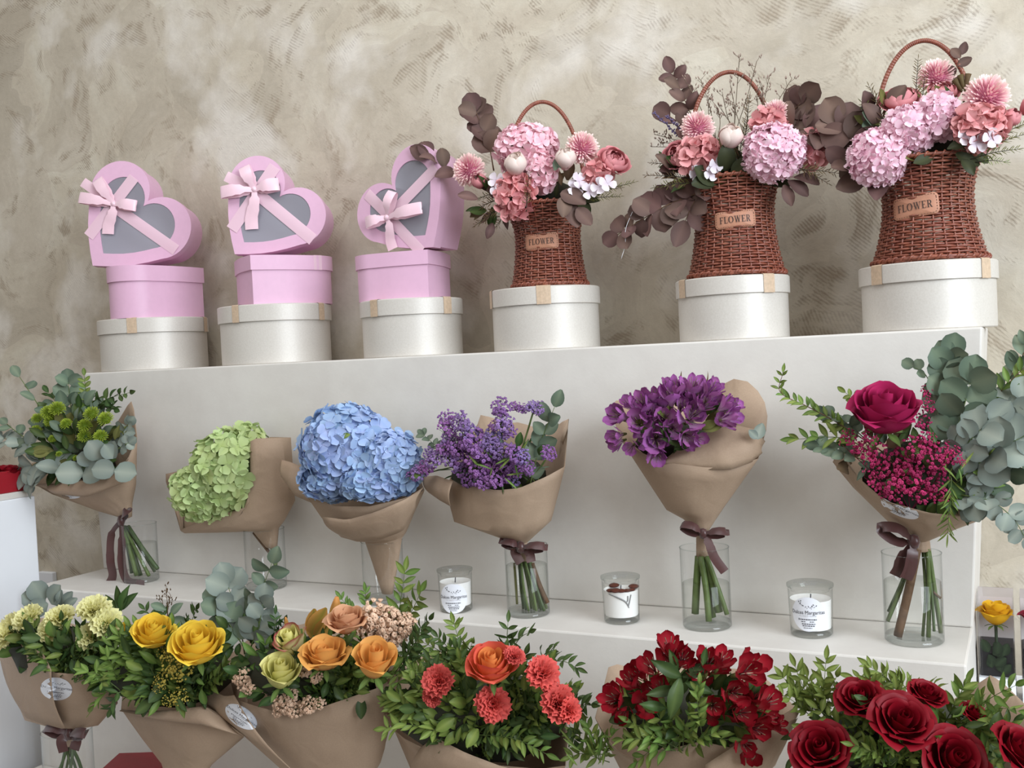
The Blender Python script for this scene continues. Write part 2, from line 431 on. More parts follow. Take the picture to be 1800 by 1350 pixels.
def standing_heart(img_pts, Y, depth, label, bow, straps, normal, zrest):
    """img_pts: (tip, notch, left lobe extreme, right lobe extreme) pixels; front face on a leaning plane"""
    tip, notch = img_pts
    p_tip = P(*tip, Y); n = Vector(normal).normalized()
    def onp(px, py):
        d = FWD + RIGHT*((px-900)/F_PX)+UP*((675-py)/F_PX)
        return CAM + d*((p_tip-CAM).dot(n)/d.dot(n))
    axis = (onp(*notch)-p_tip)
    s = axis.length/1.35
    ya = axis.normalized(); xa = ya.cross(n).normalized()
    org = p_tip + ya*s*0.967
    M = Matrix((xa, ya, n)).transposed().to_4x4(); M.translation = org
    MI0 = M.inverted()
    low = min((M @ Vector((x*s, y*s, z))).z for x, y in HEART for z in (0, -depth))
    M.translation.z += zrest+0.001-low
    t = thing('heart_gift_box', label, 'gift box', M, 'pink heart boxes with a window and a bow')
    lh = depth*0.28
    mb = MB(); heart_prism(mb, s*0.965, -depth, -0.006, cap1=False)
    heart_prism(mb, s*0.945, -depth+0.003, -0.006, cap1=False, mi=1)
    obj('body', mb.mesh('heart_body', True, [M_PINK, M_INSIDE], 35), t, None, M)
    # lid: ring with a window
    inn = 0.73; iy = -0.005
    mb = MB(); N = len(HEART)
    o0 = [(x*s, y*s, -lh) for x, y in HEART]; o1 = [(x*s, y*s, 0) for x, y in HEART]
    i1 = [(x*s*inn, (y*inn+iy)*s, 0) for x, y in HEART]; i0 = [(x*s*inn, (y*inn+iy)*s, -0.003) for x, y in HEART]
    mb.grid([o0, o1, i1, i0], True)
    lid = obj('lid', mb.mesh('heart_window_lid', True, None, 35), t, M_PINK, M)
    mb = MB(); b = [(x*s*(inn+0.02), (y*(inn+0.02)+iy)*s, -0.0022) for x, y in HEART]; mb.add(b, [tuple(range(N))[::-1]])
    obj('window_film', mb.mesh('heart_film', False), lid, M_FILM, M)
    def L(px, py, dz=0.0):
        q = onp(px, py); q = MI0 @ q; q.z = dz; return q
    for (a, b, w) in straps:
        mb = MB(); rib(mb, [L(*a, 0.0012), L(*b, 0.0012)], w, (0, 0, 1), 8)
        obj('ribbon', mb.mesh('heart_strap', True), lid, M_ORG, M)
    # bow: loops, tails, knot
    k = L(*bow['knot'], 0.012)
    bo = MB()
    bo.lathe([(0, -0.008), (0.006, -0.006), (0.0085, 0), (0.006, 0.006), (0, 0.008)], 12)
    bo.xform(T(k) @ SC((1.1, 1.0, 0.9)))
    bw = obj('bow', bo.mesh('bow_knot'), t, M_SATIN, M)
    for e, w in bow['loops']:
        q = L(*e, 0.014); d = q-k
        mb = MB(); rib(mb, [k, k+d*0.55+Vector((0, 0, 0.016)), q+Vector((0, 0, 0.006)), q-Vector((0, 0, 0.004)), k+d*0.5-Vector((0, 0, 0.006)), k-Vector((0, 0, 0.004))], w, (0, 0, 1), 22, [0.45, 0.85, 1, 1, 1, 1, 1, 0.8, 0.45])
        obj('loop', mb.mesh('bow_loop'), bw, M_SATIN, M)
    for e, w in bow['tails']:
        q = L(*e, 0.004); d = q-k
        side = Vector((-d.y, d.x, 0)).normalized()
        mb = MB(); rib(mb, [k, k+d*0.35+side*0.004+Vector((0, 0, 0.004)), k+d*0.7-side*0.003, q], w, (0, 0, 1), 14, [0.45, 0.8, 0.95, 1, 1])
        obj('tail', mb.mesh('bow_tail'), bw, M_SATIN, M)
    return t
s1 = MPP(P(270, 520, 0.15))
z1 = flat_heart((HB[0][0]+0.004, HB[0][1]-0.005, HB[0][2], HB[0][3]), 0.164, 92*s1*.96, Matrix.Rotation(math.radians(128), 4, 'Z'), 'flat pink heart box, leftmost, seen side-on below a leaning heart', [(4, 2)])
z2 = flat_heart((HB[1][0]+0.02, HB[1][1], HB[1][2], HB[1][3]), 0.155, 83*MPP(P(490, 500, 0.15)), Matrix.Rotation(math.radians(10), 4, 'Z'), 'flat pink heart box with its point turned to the front left', [(20, 2), (7, 2)])
z3 = flat_heart((HB[2][0]-0.005, HB[2][1], HB[2][2], HB[2][3]), 0.138, 80*MPP(P(725, 490, 0.15)), Matrix.Rotation(math.radians(55), 4, 'Z'), 'flat pink heart box next to the leftmost wicker basket', [(40, 2)])
nL = -(FWD*0.93) + Vector((-0.10, 0, 0.07))
standing_heart(((163, 469), (260, 355)), HB[0][1]-0.10, 0.10, 'leaning pink heart box with window and satin bow, leftmost of three',
    dict(knot=(203, 362), loops=[((147, 352), 0.034), ((242, 366), 0.034), ((177, 322), 0.034)], tails=[((191, 414), 0.038)]),
    [((156, 418), (236, 314), 0.036), ((205, 368), (310, 442), 0.034), ((146, 322), (203, 362), 0.03)], nL, z1)
standing_heart(((413, 455), (499, 345)), HB[1][1]-0.10, 0.10, 'leaning pink heart box with window and satin bow, middle of three',
    dict(knot=(450, 343), loops=[((395, 349), 0.034), ((492, 335), 0.036), ((434, 306), 0.034)], tails=[((444, 412), 0.038)]),
    [((408, 412), (484, 301), 0.036), ((452, 348), (551, 430), 0.034), ((398, 318), (450, 343), 0.03)], nL, z2)
nR = -(FWD*0.86) + Vector((-0.34, 0, 0.0)) - RIGHT*0.12
standing_heart(((762, 446), (690, 338)), HB[2][1]-0.075, 0.115, 'pink heart box with window tilted left beside the first wicker basket',
    dict(knot=(686, 395), loops=[((697, 352), 0.028), ((745, 379), 0.03), ((652, 405), 0.03)], tails=[((693, 450), 0.032)]),
    [((768, 306), (688, 388), 0.030), ((688, 398), (742, 455), 0.030), ((646, 352), (686, 392), 0.030)], nR, z3)
# ------------------------------------------------------------------ flower and leaf kits (unit size, +Z = facing direction)
def leaf_mesh(name, kind, var=0):
    """leaf along +Y from the origin, unit length, facing +Z"""
    mb = MB(); n = 7
    rows = []; tt = []
    for i in range(n):
        u = i/(n-1)
        if kind == 'lance': w = 0.19*math.sin(PI*min(1, u*0.97+0.02))**0.85*(1.12-0.35*u)
        elif kind == 'oval': w = 0.27*math.sin(PI*(0.03+0.95*u))**0.7
        elif kind == 'round': w = 0.47*math.sqrt(max(0, 1-(2*u-1)**2))+(0.03 if i in (0, n-1) else 0)
        elif kind == 'egg': w = 0.36*math.sin(PI*(0.02+0.96*u))**0.6*(1.1-0.25*u)
        elif kind == 'thin': w = 0.06*math.sin(PI*(0.03+0.94*u))**0.7
        bend = (0.10+0.05*var)*math.sin(PI*u*0.8)*(1 if var != 1 else -0.4)
        if kind == 'round': bend *= 0.5
        cup = 0.30 if kind in ('lance', 'oval', 'thin') else 0.16
        wave = 0.03*math.sin(5*u+var*2)
        rows.append([(-w, u, bend+w*cup+wave), (-w*0.5, u, bend+w*cup*0.35), (0, u, bend-0.008), (w*0.5, u, bend+w*cup*0.35), (w, u, bend+w*cup-wave)])
        tt.append([0.75, 0.45, 0.02, 0.45, 0.75])
    mb.grid(rows, False, tt)
    return mb
LEAF = {}
def leaf_data(kind, mat):
    k = (kind, mat.name)
    if k not in LEAF:
        L = []
        for v in range(3):
            me = leaf_mesh('leaf', kind, v).mesh('leaf_'+kind); me.materials.append(mat); L.append(me)
        LEAF[k] = L
    return LEAF[k]
M_STEM = simple('green_stem', (86, 104, 52), 0.5, var=0.15, nscale=60)
M_STEM2 = simple('dark_green_stem', (70, 88, 52), 0.45, var=0.2, nscale=60)
M_WOOD = simple('woody_stem', (98, 72, 50), 0.7, var=0.25, nscale=80, bmp=0.4)
M_EUC = petal('eucalyptus_leaf', (150, 158, 146), (108, 121, 116), rough=0.55, trans=0.12, var=0.22, hue=0.02)
M_EUCD = petal('eucalyptus_leaf_dark', (118, 132, 110), (80, 98, 84), rough=0.5, trans=0.12, var=0.25, hue=0.02)
M_RUS = petal('pistacia_leaf', (124, 142, 74), (74, 102, 40), rough=0.42, trans=0.18, var=0.28, hue=0.025)
M_RUSD = petal('dark_glossy_leaf', (78, 98, 54), (40, 62, 30), rough=0.4, trans=0.12, var=0.25, hue=0.02)
M_DRY = petal('dried_brown_leaf', (112, 88, 80), (84, 64, 60), rough=0.6, trans=0.06, var=0.25, hue=0.02)
M_DRYF = petal('dried_fern', (110, 92, 66), (94, 76, 52), rough=0.6, trans=0.1, var=0.25, hue=0.02)
M_OLIVE = petal('olive_sprig', (112, 112, 62), (88, 88, 48), rough=0.6, trans=0.1, var=0.25)

def sprig(parent, pts, Y, kind, mat, ln, step, stem=None, stem_r=1.1, mode='opp', start=0.15, open_a=62, name='sprig', taper=0.35, tip=True, face=0.6, dens_jit=0.25, sub='leaf', fold=0.35):
    """pts: [(px,py,dy)...] photo pixels + offset towards the viewer (m); ln, step in pixels"""
    path = [P(p[0], p[1], Y-(p[2] if len(p) > 2 else 0)) for p in pts]
    s = MPP(path[-1]); n = max(6, int(sum((path[i+1]-path[i]).length for i in range(len(path)-1))/(step*s)*2))
    n = min(n, 60)
    sp = spline(path, n)
    mb = MB(); mb.tube(sp, [stem_r*s*(1-0.6*i/(n-1)) for i in range(n)], 5)
    st = obj(name, mb.mesh('sprig_stem'), parent, stem or M_STEM)
    data = leaf_data(kind, mat)
    total = sum((sp[i+1]-sp[i]).length for i in range(n-1)); d = total*start; k = 0
    acc = [0]
    for i in range(n-1): acc.append(acc[-1]+(sp[i+1]-sp[i]).length)
    tocam = (CAM-sp[n//2]).normalized()
    while d < total*0.99:
        i = max(j for j in range(n) if acc[j] <= d+1e-9); i = min(i, n-2)
        f = (d-acc[i])/max(1e-9, acc[i+1]-acc[i]); p = sp[i].lerp(sp[i+1], f); ax = (sp[i+1]-sp[i]).normalized()
        u = d/total
        size = ln*s*(1-taper*u)*rnd(0.82, 1.15)
        up = (tocam*face+Vector((0, 0, 1))*(1-face)); side = ax.cross(up)
        side = side.normalized() if side.length > 1e-4 else ax.orthogonal().normalized()
        nn = side.cross(ax).normalized()
        rot = rnd(-0.6, 0.6) if mode != 'whorl' else k*2.4
        for sg in ((1, -1) if mode == 'opp' else ((1 if k % 2 else -1),)):
            a = math.radians(open_a+rnd(-16, 16))
            sd = (side*math.cos(rot)+nn*math.sin(rot))*sg
            yv = (ax*math.cos(a)+sd*math.sin(a)+nn*rnd(-0.15, 0.3)).normalized()
            zz = nn*rnd(0.6, 1)+ax*rnd(-fold, fold)+sd*rnd(-0.5, 0.2)
            xv = yv.cross(zz).normalized(); zv = xv.cross(yv)
            m = Matrix((xv, yv, zv)).transposed().to_4x4(); m.translation = p
            obj(sub, random.choice(data), st, None, m @ SC(size))
        k += 1; d += step*s*rnd(1-dens_jit, 1+dens_jit)
    if tip:
        ax = (sp[-1]-sp[-2]).normalized(); zz = tocam; xv = ax.cross(zz).normalized(); zv = xv.cross(ax)
        m = Matrix((xv, ax, zv)).transposed().to_4x4(); m.translation = sp[-1]
        obj(sub, random.choice(data), st, None, m @ SC(ln*s*(1-taper)*1.05))
    return st
def loose_leaf(parent, px, py, Y, dy, ln, ang, mat, kind='lance', tilt=0.0, name='leaf'):
    """single leaf: base at the pixel, pointing at image angle ang (deg, 0 = right, 90 = up)"""
    p = P(px, py, Y-dy); s = MPP(p); a = math.radians(ang)
    y = (RIGHT*math.cos(a)+UP*math.sin(a)-FWD*tilt).normalized(); zz = -FWD+UP*0.4+RIGHT*rnd(-0.4, 0.4)
    x = y.cross(zz).normalized(); z = x.cross(y)
    m = Matrix((x, y, z)).transposed().to_4x4(); m.translation = p
    return obj(name, random.choice(leaf_data(kind, mat)), parent, None, m @ SC(ln*s))

# --- rose: cup-shaped petals in whorls round +Z
def rose_petal(R, h, half, r0=0.16, flare=0.2, curl=0.12, z0=0.0, nu=9, nv=8, point=0.0):
    mb = MB(); rows = []; tt = []
    for j in range(nv):
        t = j/(nv-1)
        prof = r0+(R-r0)*math.sin(min(1, t*1.35)*PI/2)**0.8
        row = []; tr = []
        for i in range(nu):
            s = -1+2*i/(nu-1)
            wid = (0.45+0.55*math.sin(min(1, t*1.25)*PI/2))*(1-0.32*max(0, t-0.68)/0.32)
            a = s*half*wid
            tz = t*(1-0.10*abs(s)**2.2*t)
            rr = prof+flare*max(0, t-0.55)**2*4*(1+0.25*abs(s))+0.05*s*t
            zz = z0+h*tz-curl*max(0, t-0.75)**2*16*(0.7+0.5*abs(s))+point*max(0, 1-abs(s)*2)*max(0, t-0.8)
            zz += 0.015*math.sin(6*s+3*t)*t
            row.append((rr*math.cos(a), rr*math.sin(a), zz)); tr.append(t)
        rows.append(row); tt.append(tr)
    mb.grid(rows, False, tt); return mb
def spiral_core(R, h, turns=2.2, n=46, z0=0.05):
    mb = MB(); rows = []; tt = []
    for k in range(5):
        t = k/4; row = []
        for i in range(n):
            u = i/(n-1); a = u*turns*2*PI
            rr = R*(0.10+0.9*u)*(0.62+0.38*math.sin(t*PI*0.62)/0.93)
            row.append((rr*math.cos(a), rr*math.sin(a), z0+h*(t*(1.0-0.06*u))-0.05*h*math.sin(a*1.5)*t))
        rows.append(row); tt.append([0.25+0.75*t]*n)
    mb.grid(rows, False, tt); return mb
def make_rose_kit(name, mat, layers, core=(0.3, 0.95), core_mat=None):
    kit = dict(core=spiral_core(*core).mesh(name+'_core'), layers=[])
    kit['core'].materials.append(core_mat or mat)
    for (n, kw, m2) in layers:
        me = rose_petal(**kw).mesh(name+'_petal'); me.materials.append(m2 or mat); kit['layers'].append((n, me))
    return kit
M_SEPAL = petal('sepal', (112, 134, 70), (84, 110, 56), trans=0.1)
SEPAL = leaf_mesh('sepal', 'lance').mesh('sepal'); SEPAL.materials.append(M_SEPAL)
def place_rose(parent, kit, m, name='rose', sepals=True, layers=None):
    core = obj(name, kit['core'], parent, None, m)
    a0 = rnd(0, 6)
    for li, (n, me) in enumerate(kit['layers'][:layers]):
        for k in range(n):
            mm = m @ Matrix.Rotation(a0+2*PI*k/n+li*0.7+rnd(-0.12, 0.12), 4, 'Z') @ Matrix.Rotation(rnd(-0.05, 0.05), 4, 'Y') @ SC((1, 1, rnd(0.95, 1.05)))
            obj('petal', me, core, None, mm)
    if sepals:
        for k in range(5):
            mm = m @ Matrix.Rotation(2*PI*k/5, 4, 'Z') @ T((0, 0.1, -0.03)) @ Matrix.Rotation(-0.35, 4, 'X') @ SC(0.65)
            obj('sepal', SEPAL, core, None, mm)
    return core
LAY_ROSE = [(3, dict(R=0.42, h=0.98, half=1.25, flare=0.10, curl=0.04)), (4, dict(R=0.58, h=0.95, half=1.05, flare=0.18, curl=0.07)),
            (5, dict(R=0.74, h=0.88, half=0.9, flare=0.26, curl=0.10)), (5, dict(R=0.88, h=0.76, half=0.85, flare=0.34, curl=0.13, point=0.35))]
LAY_TALL = [(3, dict(R=0.40, h=1.30, half=1.3, flare=0.06, curl=0.03)), (4, dict(R=0.56, h=1.25, half=1.15, flare=0.12, curl=0.06)), (5, dict(R=0.70, h=1.12, half=1.0, flare=0.20, curl=0.10)), (5, dict(R=0.80, h=0.92, half=0.95, flare=0.34, curl=0.14))]
LAY_CUP = [(3, dict(R=0.42, h=1.40, half=1.35, flare=0.04, curl=0.03)), (4, dict(R=0.60, h=1.36, half=1.2, flare=0.08, curl=0.06)), (5, dict(R=0.76, h=1.25, half=1.05, flare=0.13, curl=0.09, point=0.3)), (5, dict(R=0.86, h=1.02, half=1.0, flare=0.22, curl=0.13, point=0.3))]
LAY_BUD = [(3, dict(R=0.40, h=1.25, half=1.3, flare=0.06, curl=0.03)), (3, dict(R=0.52, h=1.25, half=1.25, flare=0.12, curl=0.06)), (3, dict(R=0.60, h=1.15, half=1.1, flare=0.2, curl=0.10))]
LAY_PEONY = [(4, dict(R=0.45, h=0.9, half=1.0, flare=-0.22, curl=0.0)), (5, dict(R=0.68, h=0.92, half=0.95, flare=-0.30, curl=0.0)), (6, dict(R=0.86, h=0.85, half=0.8, flare=-0.16, curl=0.0)), (6, dict(R=0.98, h=0.62, half=0.72, flare=0.12, curl=0.04))]
LAY_TULIP = [(3, dict(R=0.55, h=1.35, half=1.25, flare=-0.28, curl=0.0)), (4, dict(R=0.68, h=1.3, half=1.1, flare=-0.34, curl=0.0))]
def kit(name, lay, mats, core=(0.3, 0.95), core_mat=None):
    if not isinstance(mats, (list, tuple)): mats = [mats]*len(lay)
    return make_rose_kit(name, mats[0], [(n, kw, mats[min(i, len(mats)-1)]) for i, (n, kw) in enumerate(lay)], core, core_mat)

# --- hydrangea
def floret_mesh(var=0, ruffle=0.0, npet=4, gap=1.0, cup=0.25):
    mb = MB()
    for q in range(npet):
        a0 = 2*PI*q/npet+rnd(-0.12, 0.12); rows = []; tt = []; L = rnd(0.9, 1.08)
        for j in range(5):
            u = (0.0, 0.25, 0.58, 0.86, 1.0)[j]; w = (0.05, 0.24, 0.46, 0.42, 0.20)[j]*gap
            row = []
            for i, s in enumerate((-1, 0, 1)):
                z = cup*u*u+0.10*abs(s)*u*(1 if q % 2 else -0.4)+(ruffle*math.sin(3*s+7*u+q*2+var))*u+0.015*(q % 2)
                x = u*L*(0.95 if s and j == 4 else 1); y = s*w*(1+rnd(-.05, .05))
                row.append((x*math.cos(a0)-y*math.sin(a0), x*math.sin(a0)+y*math.cos(a0), z))
            rows.append(row); tt.append([u]*3)
        mb.grid(rows, False, tt)
    r = 0.07
    mb.add([(r, 0, .03), (0, r, .03), (-r, 0, .03), (0, -r, .03), (0, 0, .12)], [(0, 1, 4), (1, 2, 4), (2, 3, 4), (3, 0, 4)], [0]*5)
    return mb
def floret_kit(name, mat, ruffle=0.0, npet=4, gap=1.0, cup=0.25):
    L = []
    for v in range(3):
        me = floret_mesh(v, ruffle, npet, gap, cup).mesh(name+'_floret'); me.materials.append(mat); L.append(me)
    return L
M_CORE = simple('hydrangea_core', (92, 110, 66), 0.8, var=0.2, nscale=50)
def hydrangea(parent, px, py, Y, dy, rx, ry, rz, fk, n, fl, axis=None, cover=-0.25, core_mat=None, name='hydrangea', skip=None, jit=0.08):
    """globe of florets; rx, ry, fl in pixels; rz relative depth"""
    c = P(px, py, Y-dy); s = MPP(c)
    ax = axis or vdir(0, 0.25, 1)
    # ellipsoid axes: image right, image up, towards viewer
    X, Yv, Z = RIGHT, UP, -FWD
    mb = MB(); rows = []
    for i in range(9):
        th = PI*i/8
        rows.append([(math.sin(th)*math.cos(2*PI*j/12), math.sin(th)*math.sin(2*PI*j/12), math.cos(th)) for j in range(12)])
    mb.grid(rows, True)
    M0 = Matrix((X, Yv, Z)).transposed().to_4x4(); M0.translation = c
    core = obj(name, mb.mesh('hydrangea_core'), parent, core_mat or M_CORE, M0 @ SC((rx*s*0.80, ry*s*0.80, rz*s*0.80)))
    k = 0
    ga = PI*(3-math.sqrt(5))
    tot = int(n/0.62)
    for i in range(tot):
        z = 1-2*(i+0.5)/tot; r = math.sqrt(1-z*z); a = ga*i
        v = Vector((r*math.cos(a), r*math.sin(a), z))
        w = X*v.x+Yv*v.y+Z*v.z
        if w.dot(-FWD) < cover: continue
        if skip and skip(px+v.x*rx, py-v.y*ry): continue
        nn = (X*v.x/rx+Yv*v.y/ry+Z*v.z/rz).normalized()
        nn = (nn+Vector((rnd(-1, 1), rnd(-1, 1), rnd(-1, 1)))*0.28).normalized()
        p = c+(X*v.x*rx+Yv*v.y*ry+Z*v.z*rz)*s*(0.93+rnd(-jit, jit))
        obj('floret', random.choice(fk), core, None, T(p) @ frame(nn, rnd(0, 6.28)) @ SC(fl*s*rnd(0.85, 1.15)))
    return core

# --- carnation / pompom / chrysanthemum / cluster meshes (unit radius, facing +Z)
def carnation_mesh(seed):
    rs = random.Random(seed); mb = MB()
    for L in range(5):
        n = (5, 7, 9, 11, 12)[L]
        for q in range(n):
            a = 2*PI*(q+rs.random()*0.5)/n; el = (1.35, 1.1, 0.85, 0.55, 0.22)[L]+rs.uniform(-.1, .1)
            ln = (0.62, 0.75, 0.85, 0.95, 1.0)[L]*rs.uniform(.9, 1.08); w = 0.34
            rows = []; tt = []
            for j in range(4):
                u = j/3; row = []
                for i in range(7):
                    s = -1+i/3
                    rad = ln*u*math.cos(el); z = ln*u*math.sin(el)*0.85+0.10*math.sin(s*7+L+q)*u*u
                    if j == 3: z += 0.06*(i % 2); rad += 0.05*(i % 2)-0.05*abs(s)
                    y = s*w*(0.25+0.75*u); rad += 0.07*math.sin(s*6+q)*u
                    row.append((rad*math.cos(a)-y*math.sin(a), rad*math.sin(a)+y*math.cos(a), z))
                rows.append(row); tt.append([u]*7)
            mb.grid(rows, False, tt)
    mb.lathe([(0.02, -0.75), (0.16, -0.7), (0.19, -0.2), (0.3, 0.05)], 8, [0, 0, 0, 0], 1)
    return mb
def pompom_mesh(seed, n=190, w=0.075, ln=1.0, inner=0.35, zmin=-0.35, curve=0.2):
    rs = random.Random(seed); mb = MB(); ga = PI*(3-math.sqrt(5))
    for i in range(n):
        z = 1-(1-zmin)*(i+0.5)/n; r = math.sqrt(max(0, 1-z*z)); a = ga*i+rs.uniform(-.1, .1)
        d = Vector((r*math.cos(a), r*math.sin(a), z)); x = d.cross(Vector((0, 0, 1)))
        x = x.normalized() if x.length > 1e-3 else Vector((1, 0, 0)); up = x.cross(d).normalized()
        L = ln*rs.uniform(.85, 1.05)
        p0 = d*inner; p1 = d*(inner+(L-inner)*0.55)+up*curve*0.05; p2 = d*L+up*curve*0.25*(L-inner)
        rows = [[p0-x*w*.4, p0+x*w*.4], [p1-x*w*.8, p1+x*w*.8], [p2-x*w*0.75, p2+x*w*0.75], [p2+d*0.05-x*w*.2, p2+d*0.05+x*w*.2]]
        mb.grid(rows, False, [[0, 0], [.45, .45], [.9, .9], [1, 1]])
    mb.lathe([(0.0, -0.5), (0.3, -0.4), (0.55, -0.05), (0.5, 0.3), (0.0, 0.5)], 10, [0.1]*5)
    return mb
def cluster_mesh(seed, n=40, r=1.0, cup=0.17, flat=0.5, stems=True):
    """dense head of tiny cup flowers (statice, limonium, solidago)"""
    rs = random.Random(seed); mb = MB()
    for i in range(n):
        a = rs.uniform(0, 2*PI); q = math.sqrt(rs.random()); z = rs.uniform(-0.5, 0.55)
        p = Vector((q*math.cos(a)*r, q*math.sin(a)*r, z*r*flat*(1.2-q*0.6)+flat*r*0.3))
        d = (Vector((p.x*0.9, p.y*0.9, 0.6+p.z*0.6))+Vector((rs.uniform(-.4, .4), rs.uniform(-.4, .4), rs.uniform(-.2, .3)))).normalized()
        m = T(p) @ frame(d, rs.uniform(0, 6))
        k = cup*rs.uniform(.75, 1.25); rows = []
        ring0 = [m @ Vector((0.25*k*math.cos(2*PI*j/5), 0.25*k*math.sin(2*PI*j/5), -0.5*k)) for j in range(5)]
        ring1 = [m @ Vector(((1.0 if j % 2 == 0 else 0.62)*k*math.cos(2*PI*j/10), (1.0 if j % 2 == 0 else 0.62)*k*math.sin(2*PI*j/10), 0.55*k)) for j in range(0, 10, 2)]
        mid = [m @ Vector((0.2*k*math.cos(2*PI*j/5), 0.2*k*math.sin(2*PI*j/5), 0.15*k)) for j in range(5)]
        tv = rs.uniform(0.0, 0.25)
        mb.grid([ring0, ring1, mid], True, [[tv]*5, [0.75+tv]*5, [0.4]*5])
        if stems and i % 3 == 0: mb.tube([(0, 0, -0.9*r), p*0.5+Vector((0, 0, -0.35*r)), p], 0.02*r, 3, cap=False, t=[0, 0, 0], mi=1)
    return mb
def daisy_mum_mesh(seed):
    return pompom_mesh(seed, 120, 0.06, 1.0, 0.3, 0.0, -0.3)
def alstro_petal(outer=True):
    mb = MB(); rows = []; tt = []
    for j in range(6):
        t = j/5; w = (0.06, 0.12, 0.22, 0.30, 0.23, 0.02)[j]*(1 if outer else 0.62)
        rad = 0.10+0.50*math.sin(t*1.2)*(1 if outer else 0.85); z = 1.15*t*(1.05-0.30*t)
        rows.append([(rad-0.05*abs(s)*t, s*w, z+0.06*s*s) for s in (-1, -.5, 0, .5, 1)]); tt.append([t, t*0.9, t*0.8, t*0.9, t])
    mb.grid(rows, False, tt); return mb
def alstro_core():
    mb = MB()
    for k in range(5):
        a = 2*PI*k/5; mb.tube([(0, 0, 0), (0.08*math.cos(a), 0.08*math.sin(a), 0.5), (0.2*math.cos(a), 0.2*math.sin(a), 0.85)], 0.014, 4, t=[0.8, 0.8, 0.4])
    mb.lathe([(0.0, -0.35), (0.07, -0.3), (0.10, -0.02), (0.05, 0.1), (0, 0.12)], 8, [0.1]*5)
    return mb
def alstro_kit(name, mo, mi, mc):
    a = alstro_petal(True).mesh(name+'_outer'); a.materials.append(mo); b = alstro_petal(False).mesh(name+'_inner'); b.materials.append(mi)
    c = alstro_core().mesh(name+'_core'); c.materials.append(mc); return (a, b, c)
def place_alstro(parent, k, m, name='alstroemeria_bloom'):
    core = obj(name, k[2], parent, None, m)
    for q in range(3):
        obj('petal', k[0], core, None, m @ Matrix.Rotation(2*PI*q/3+rnd(-.15, .15), 4, 'Z') @ Matrix.Rotation(rnd(-.12, .15), 4, 'Y') @ SC(rnd(.92, 1.08)))
        obj('petal', k[1], core, None, m @ Matrix.Rotation(2*PI*(q+0.5)/3+rnd(-.1, .1), 4, 'Z') @ Matrix.Rotation(rnd(-.2, .05), 4, 'Y') @ SC(rnd(.95, 1.1)))
    return core
def at(px, py, Y, dy, r, d=(0, 0.4, 1), roll=None):
    """matrix for a flower of radius r px seen at the pixel, facing d (right, up, viewer)"""
    p = P(px, py, Y-dy); s = MPP(p)
    return T(p) @ frame(vdir(*d), rnd(0, 6.28) if roll is None else roll) @ SC(r*s)

# ------------------------------------------------------------------ kraft paper wraps
def kraft():
    m, nt, b = new_mat('kraft_paper')
    nz = noise(nt, 7, 3, 0.5); fz = noise(nt, 400, 2, 0.6)
    c = ramp(nt, nz, [(0.3, lin((168, 144, 122))), (0.7, lin((180, 156, 133)))])
    g = ramp(nt, fz, [(0.3, (0.95, 0.95, 0.95)), (0.7, (1.04, 1.04, 1.04))])
    colr = mixrgb(nt, 1.0, c, g, 'MULTIPLY')
    nt.links.new(colr, b.inputs['Base Color']); b.inputs['Roughness'].default_value = 0.62; b.inputs['Specular IOR Level'].default_value = 0.3
    # soft creases
    cr = noise(nt, 16, 2, 0.4, dist=1.5); bump(nt, b, cr, 0.3, 0.007)
    tr = node(nt, 'ShaderNodeBsdfTranslucent'); nt.links.new(colr, tr.inputs['Color'])
    mx = node(nt, 'ShaderNodeMixShader'); mx.inputs[0].default_value = 0.08
    nt.links.new(b.outputs[0], mx.inputs[1]); nt.links.new(tr.outputs[0], mx.inputs[2]); nt.links.new(mx.outputs[0], nt.nodes['Material Output'].inputs['Surface'])
    return m
M_KRAFT = kraft()
def resample(pts, n, smooth=False):
    if smooth: return [tuple(v) for v in spline([(p[0], p[1], p[2] if len(p) > 2 else 0) for p in pts], n)]
    pts = [Vector((p[0], p[1], p[2] if len(p) > 2 else 0)) for p in pts]
    acc = [0]
    for i in range(len(pts)-1): acc.append(acc[-1]+max(1e-6, (pts[i+1]-pts[i]).length))
    out = []
    for i in range(n):
        d = acc[-1]*i/(n-1); j = 0
        while j < len(pts)-2 and acc[j+1] < d: j += 1
        out.append(tuple(pts[j].lerp(pts[j+1], min(1, (d-acc[j])/(acc[j+1]-acc[j])))))
    return out
def ring3d(front, back, Y, depth, nf=22, nb=16, sm=False):
    """closed ring: front polyline left->right bulging to the viewer, back polyline right->left behind; a third number on a point overrides its depth (m)"""
    F = resample(front, nf, sm); Bk = resample(back, nb+2, sm)[1:-1]
    xs = [p[0] for p in F]+[p[0] for p in Bk]; x0, x1 = min(xs), max(xs); xc = (x0+x1)/2; hw = max(1, (x1-x0)/2)
    out = []
    for k, p in enumerate(F):
        e = math.sqrt(max(0, 1-((p[0]-xc)/hw)**2)); out.append(P(p[0], p[1], Y-depth*e+(p[2] if len(p) > 2 else 0)))
    for p in Bk:
        e = math.sqrt(max(0, 1-((p[0]-xc)/hw)**2)); out.append(P(p[0], p[1], min(Y+depth*e, LIMIT_Y)))
    return out
LIMIT_Y = -0.012
def small_ring(pxl, pxr, py, Y, tilt=0):
    c = (pxl+pxr)/2; s = MPP(P(c, py, Y)); r = (pxr-pxl)/2
    return ([(pxl, py), (c-r*.5, py+tilt), (c+r*.5, py+tilt), (pxr, py)], [(pxr, py), (c, py-tilt), (pxl, py)], r*s)
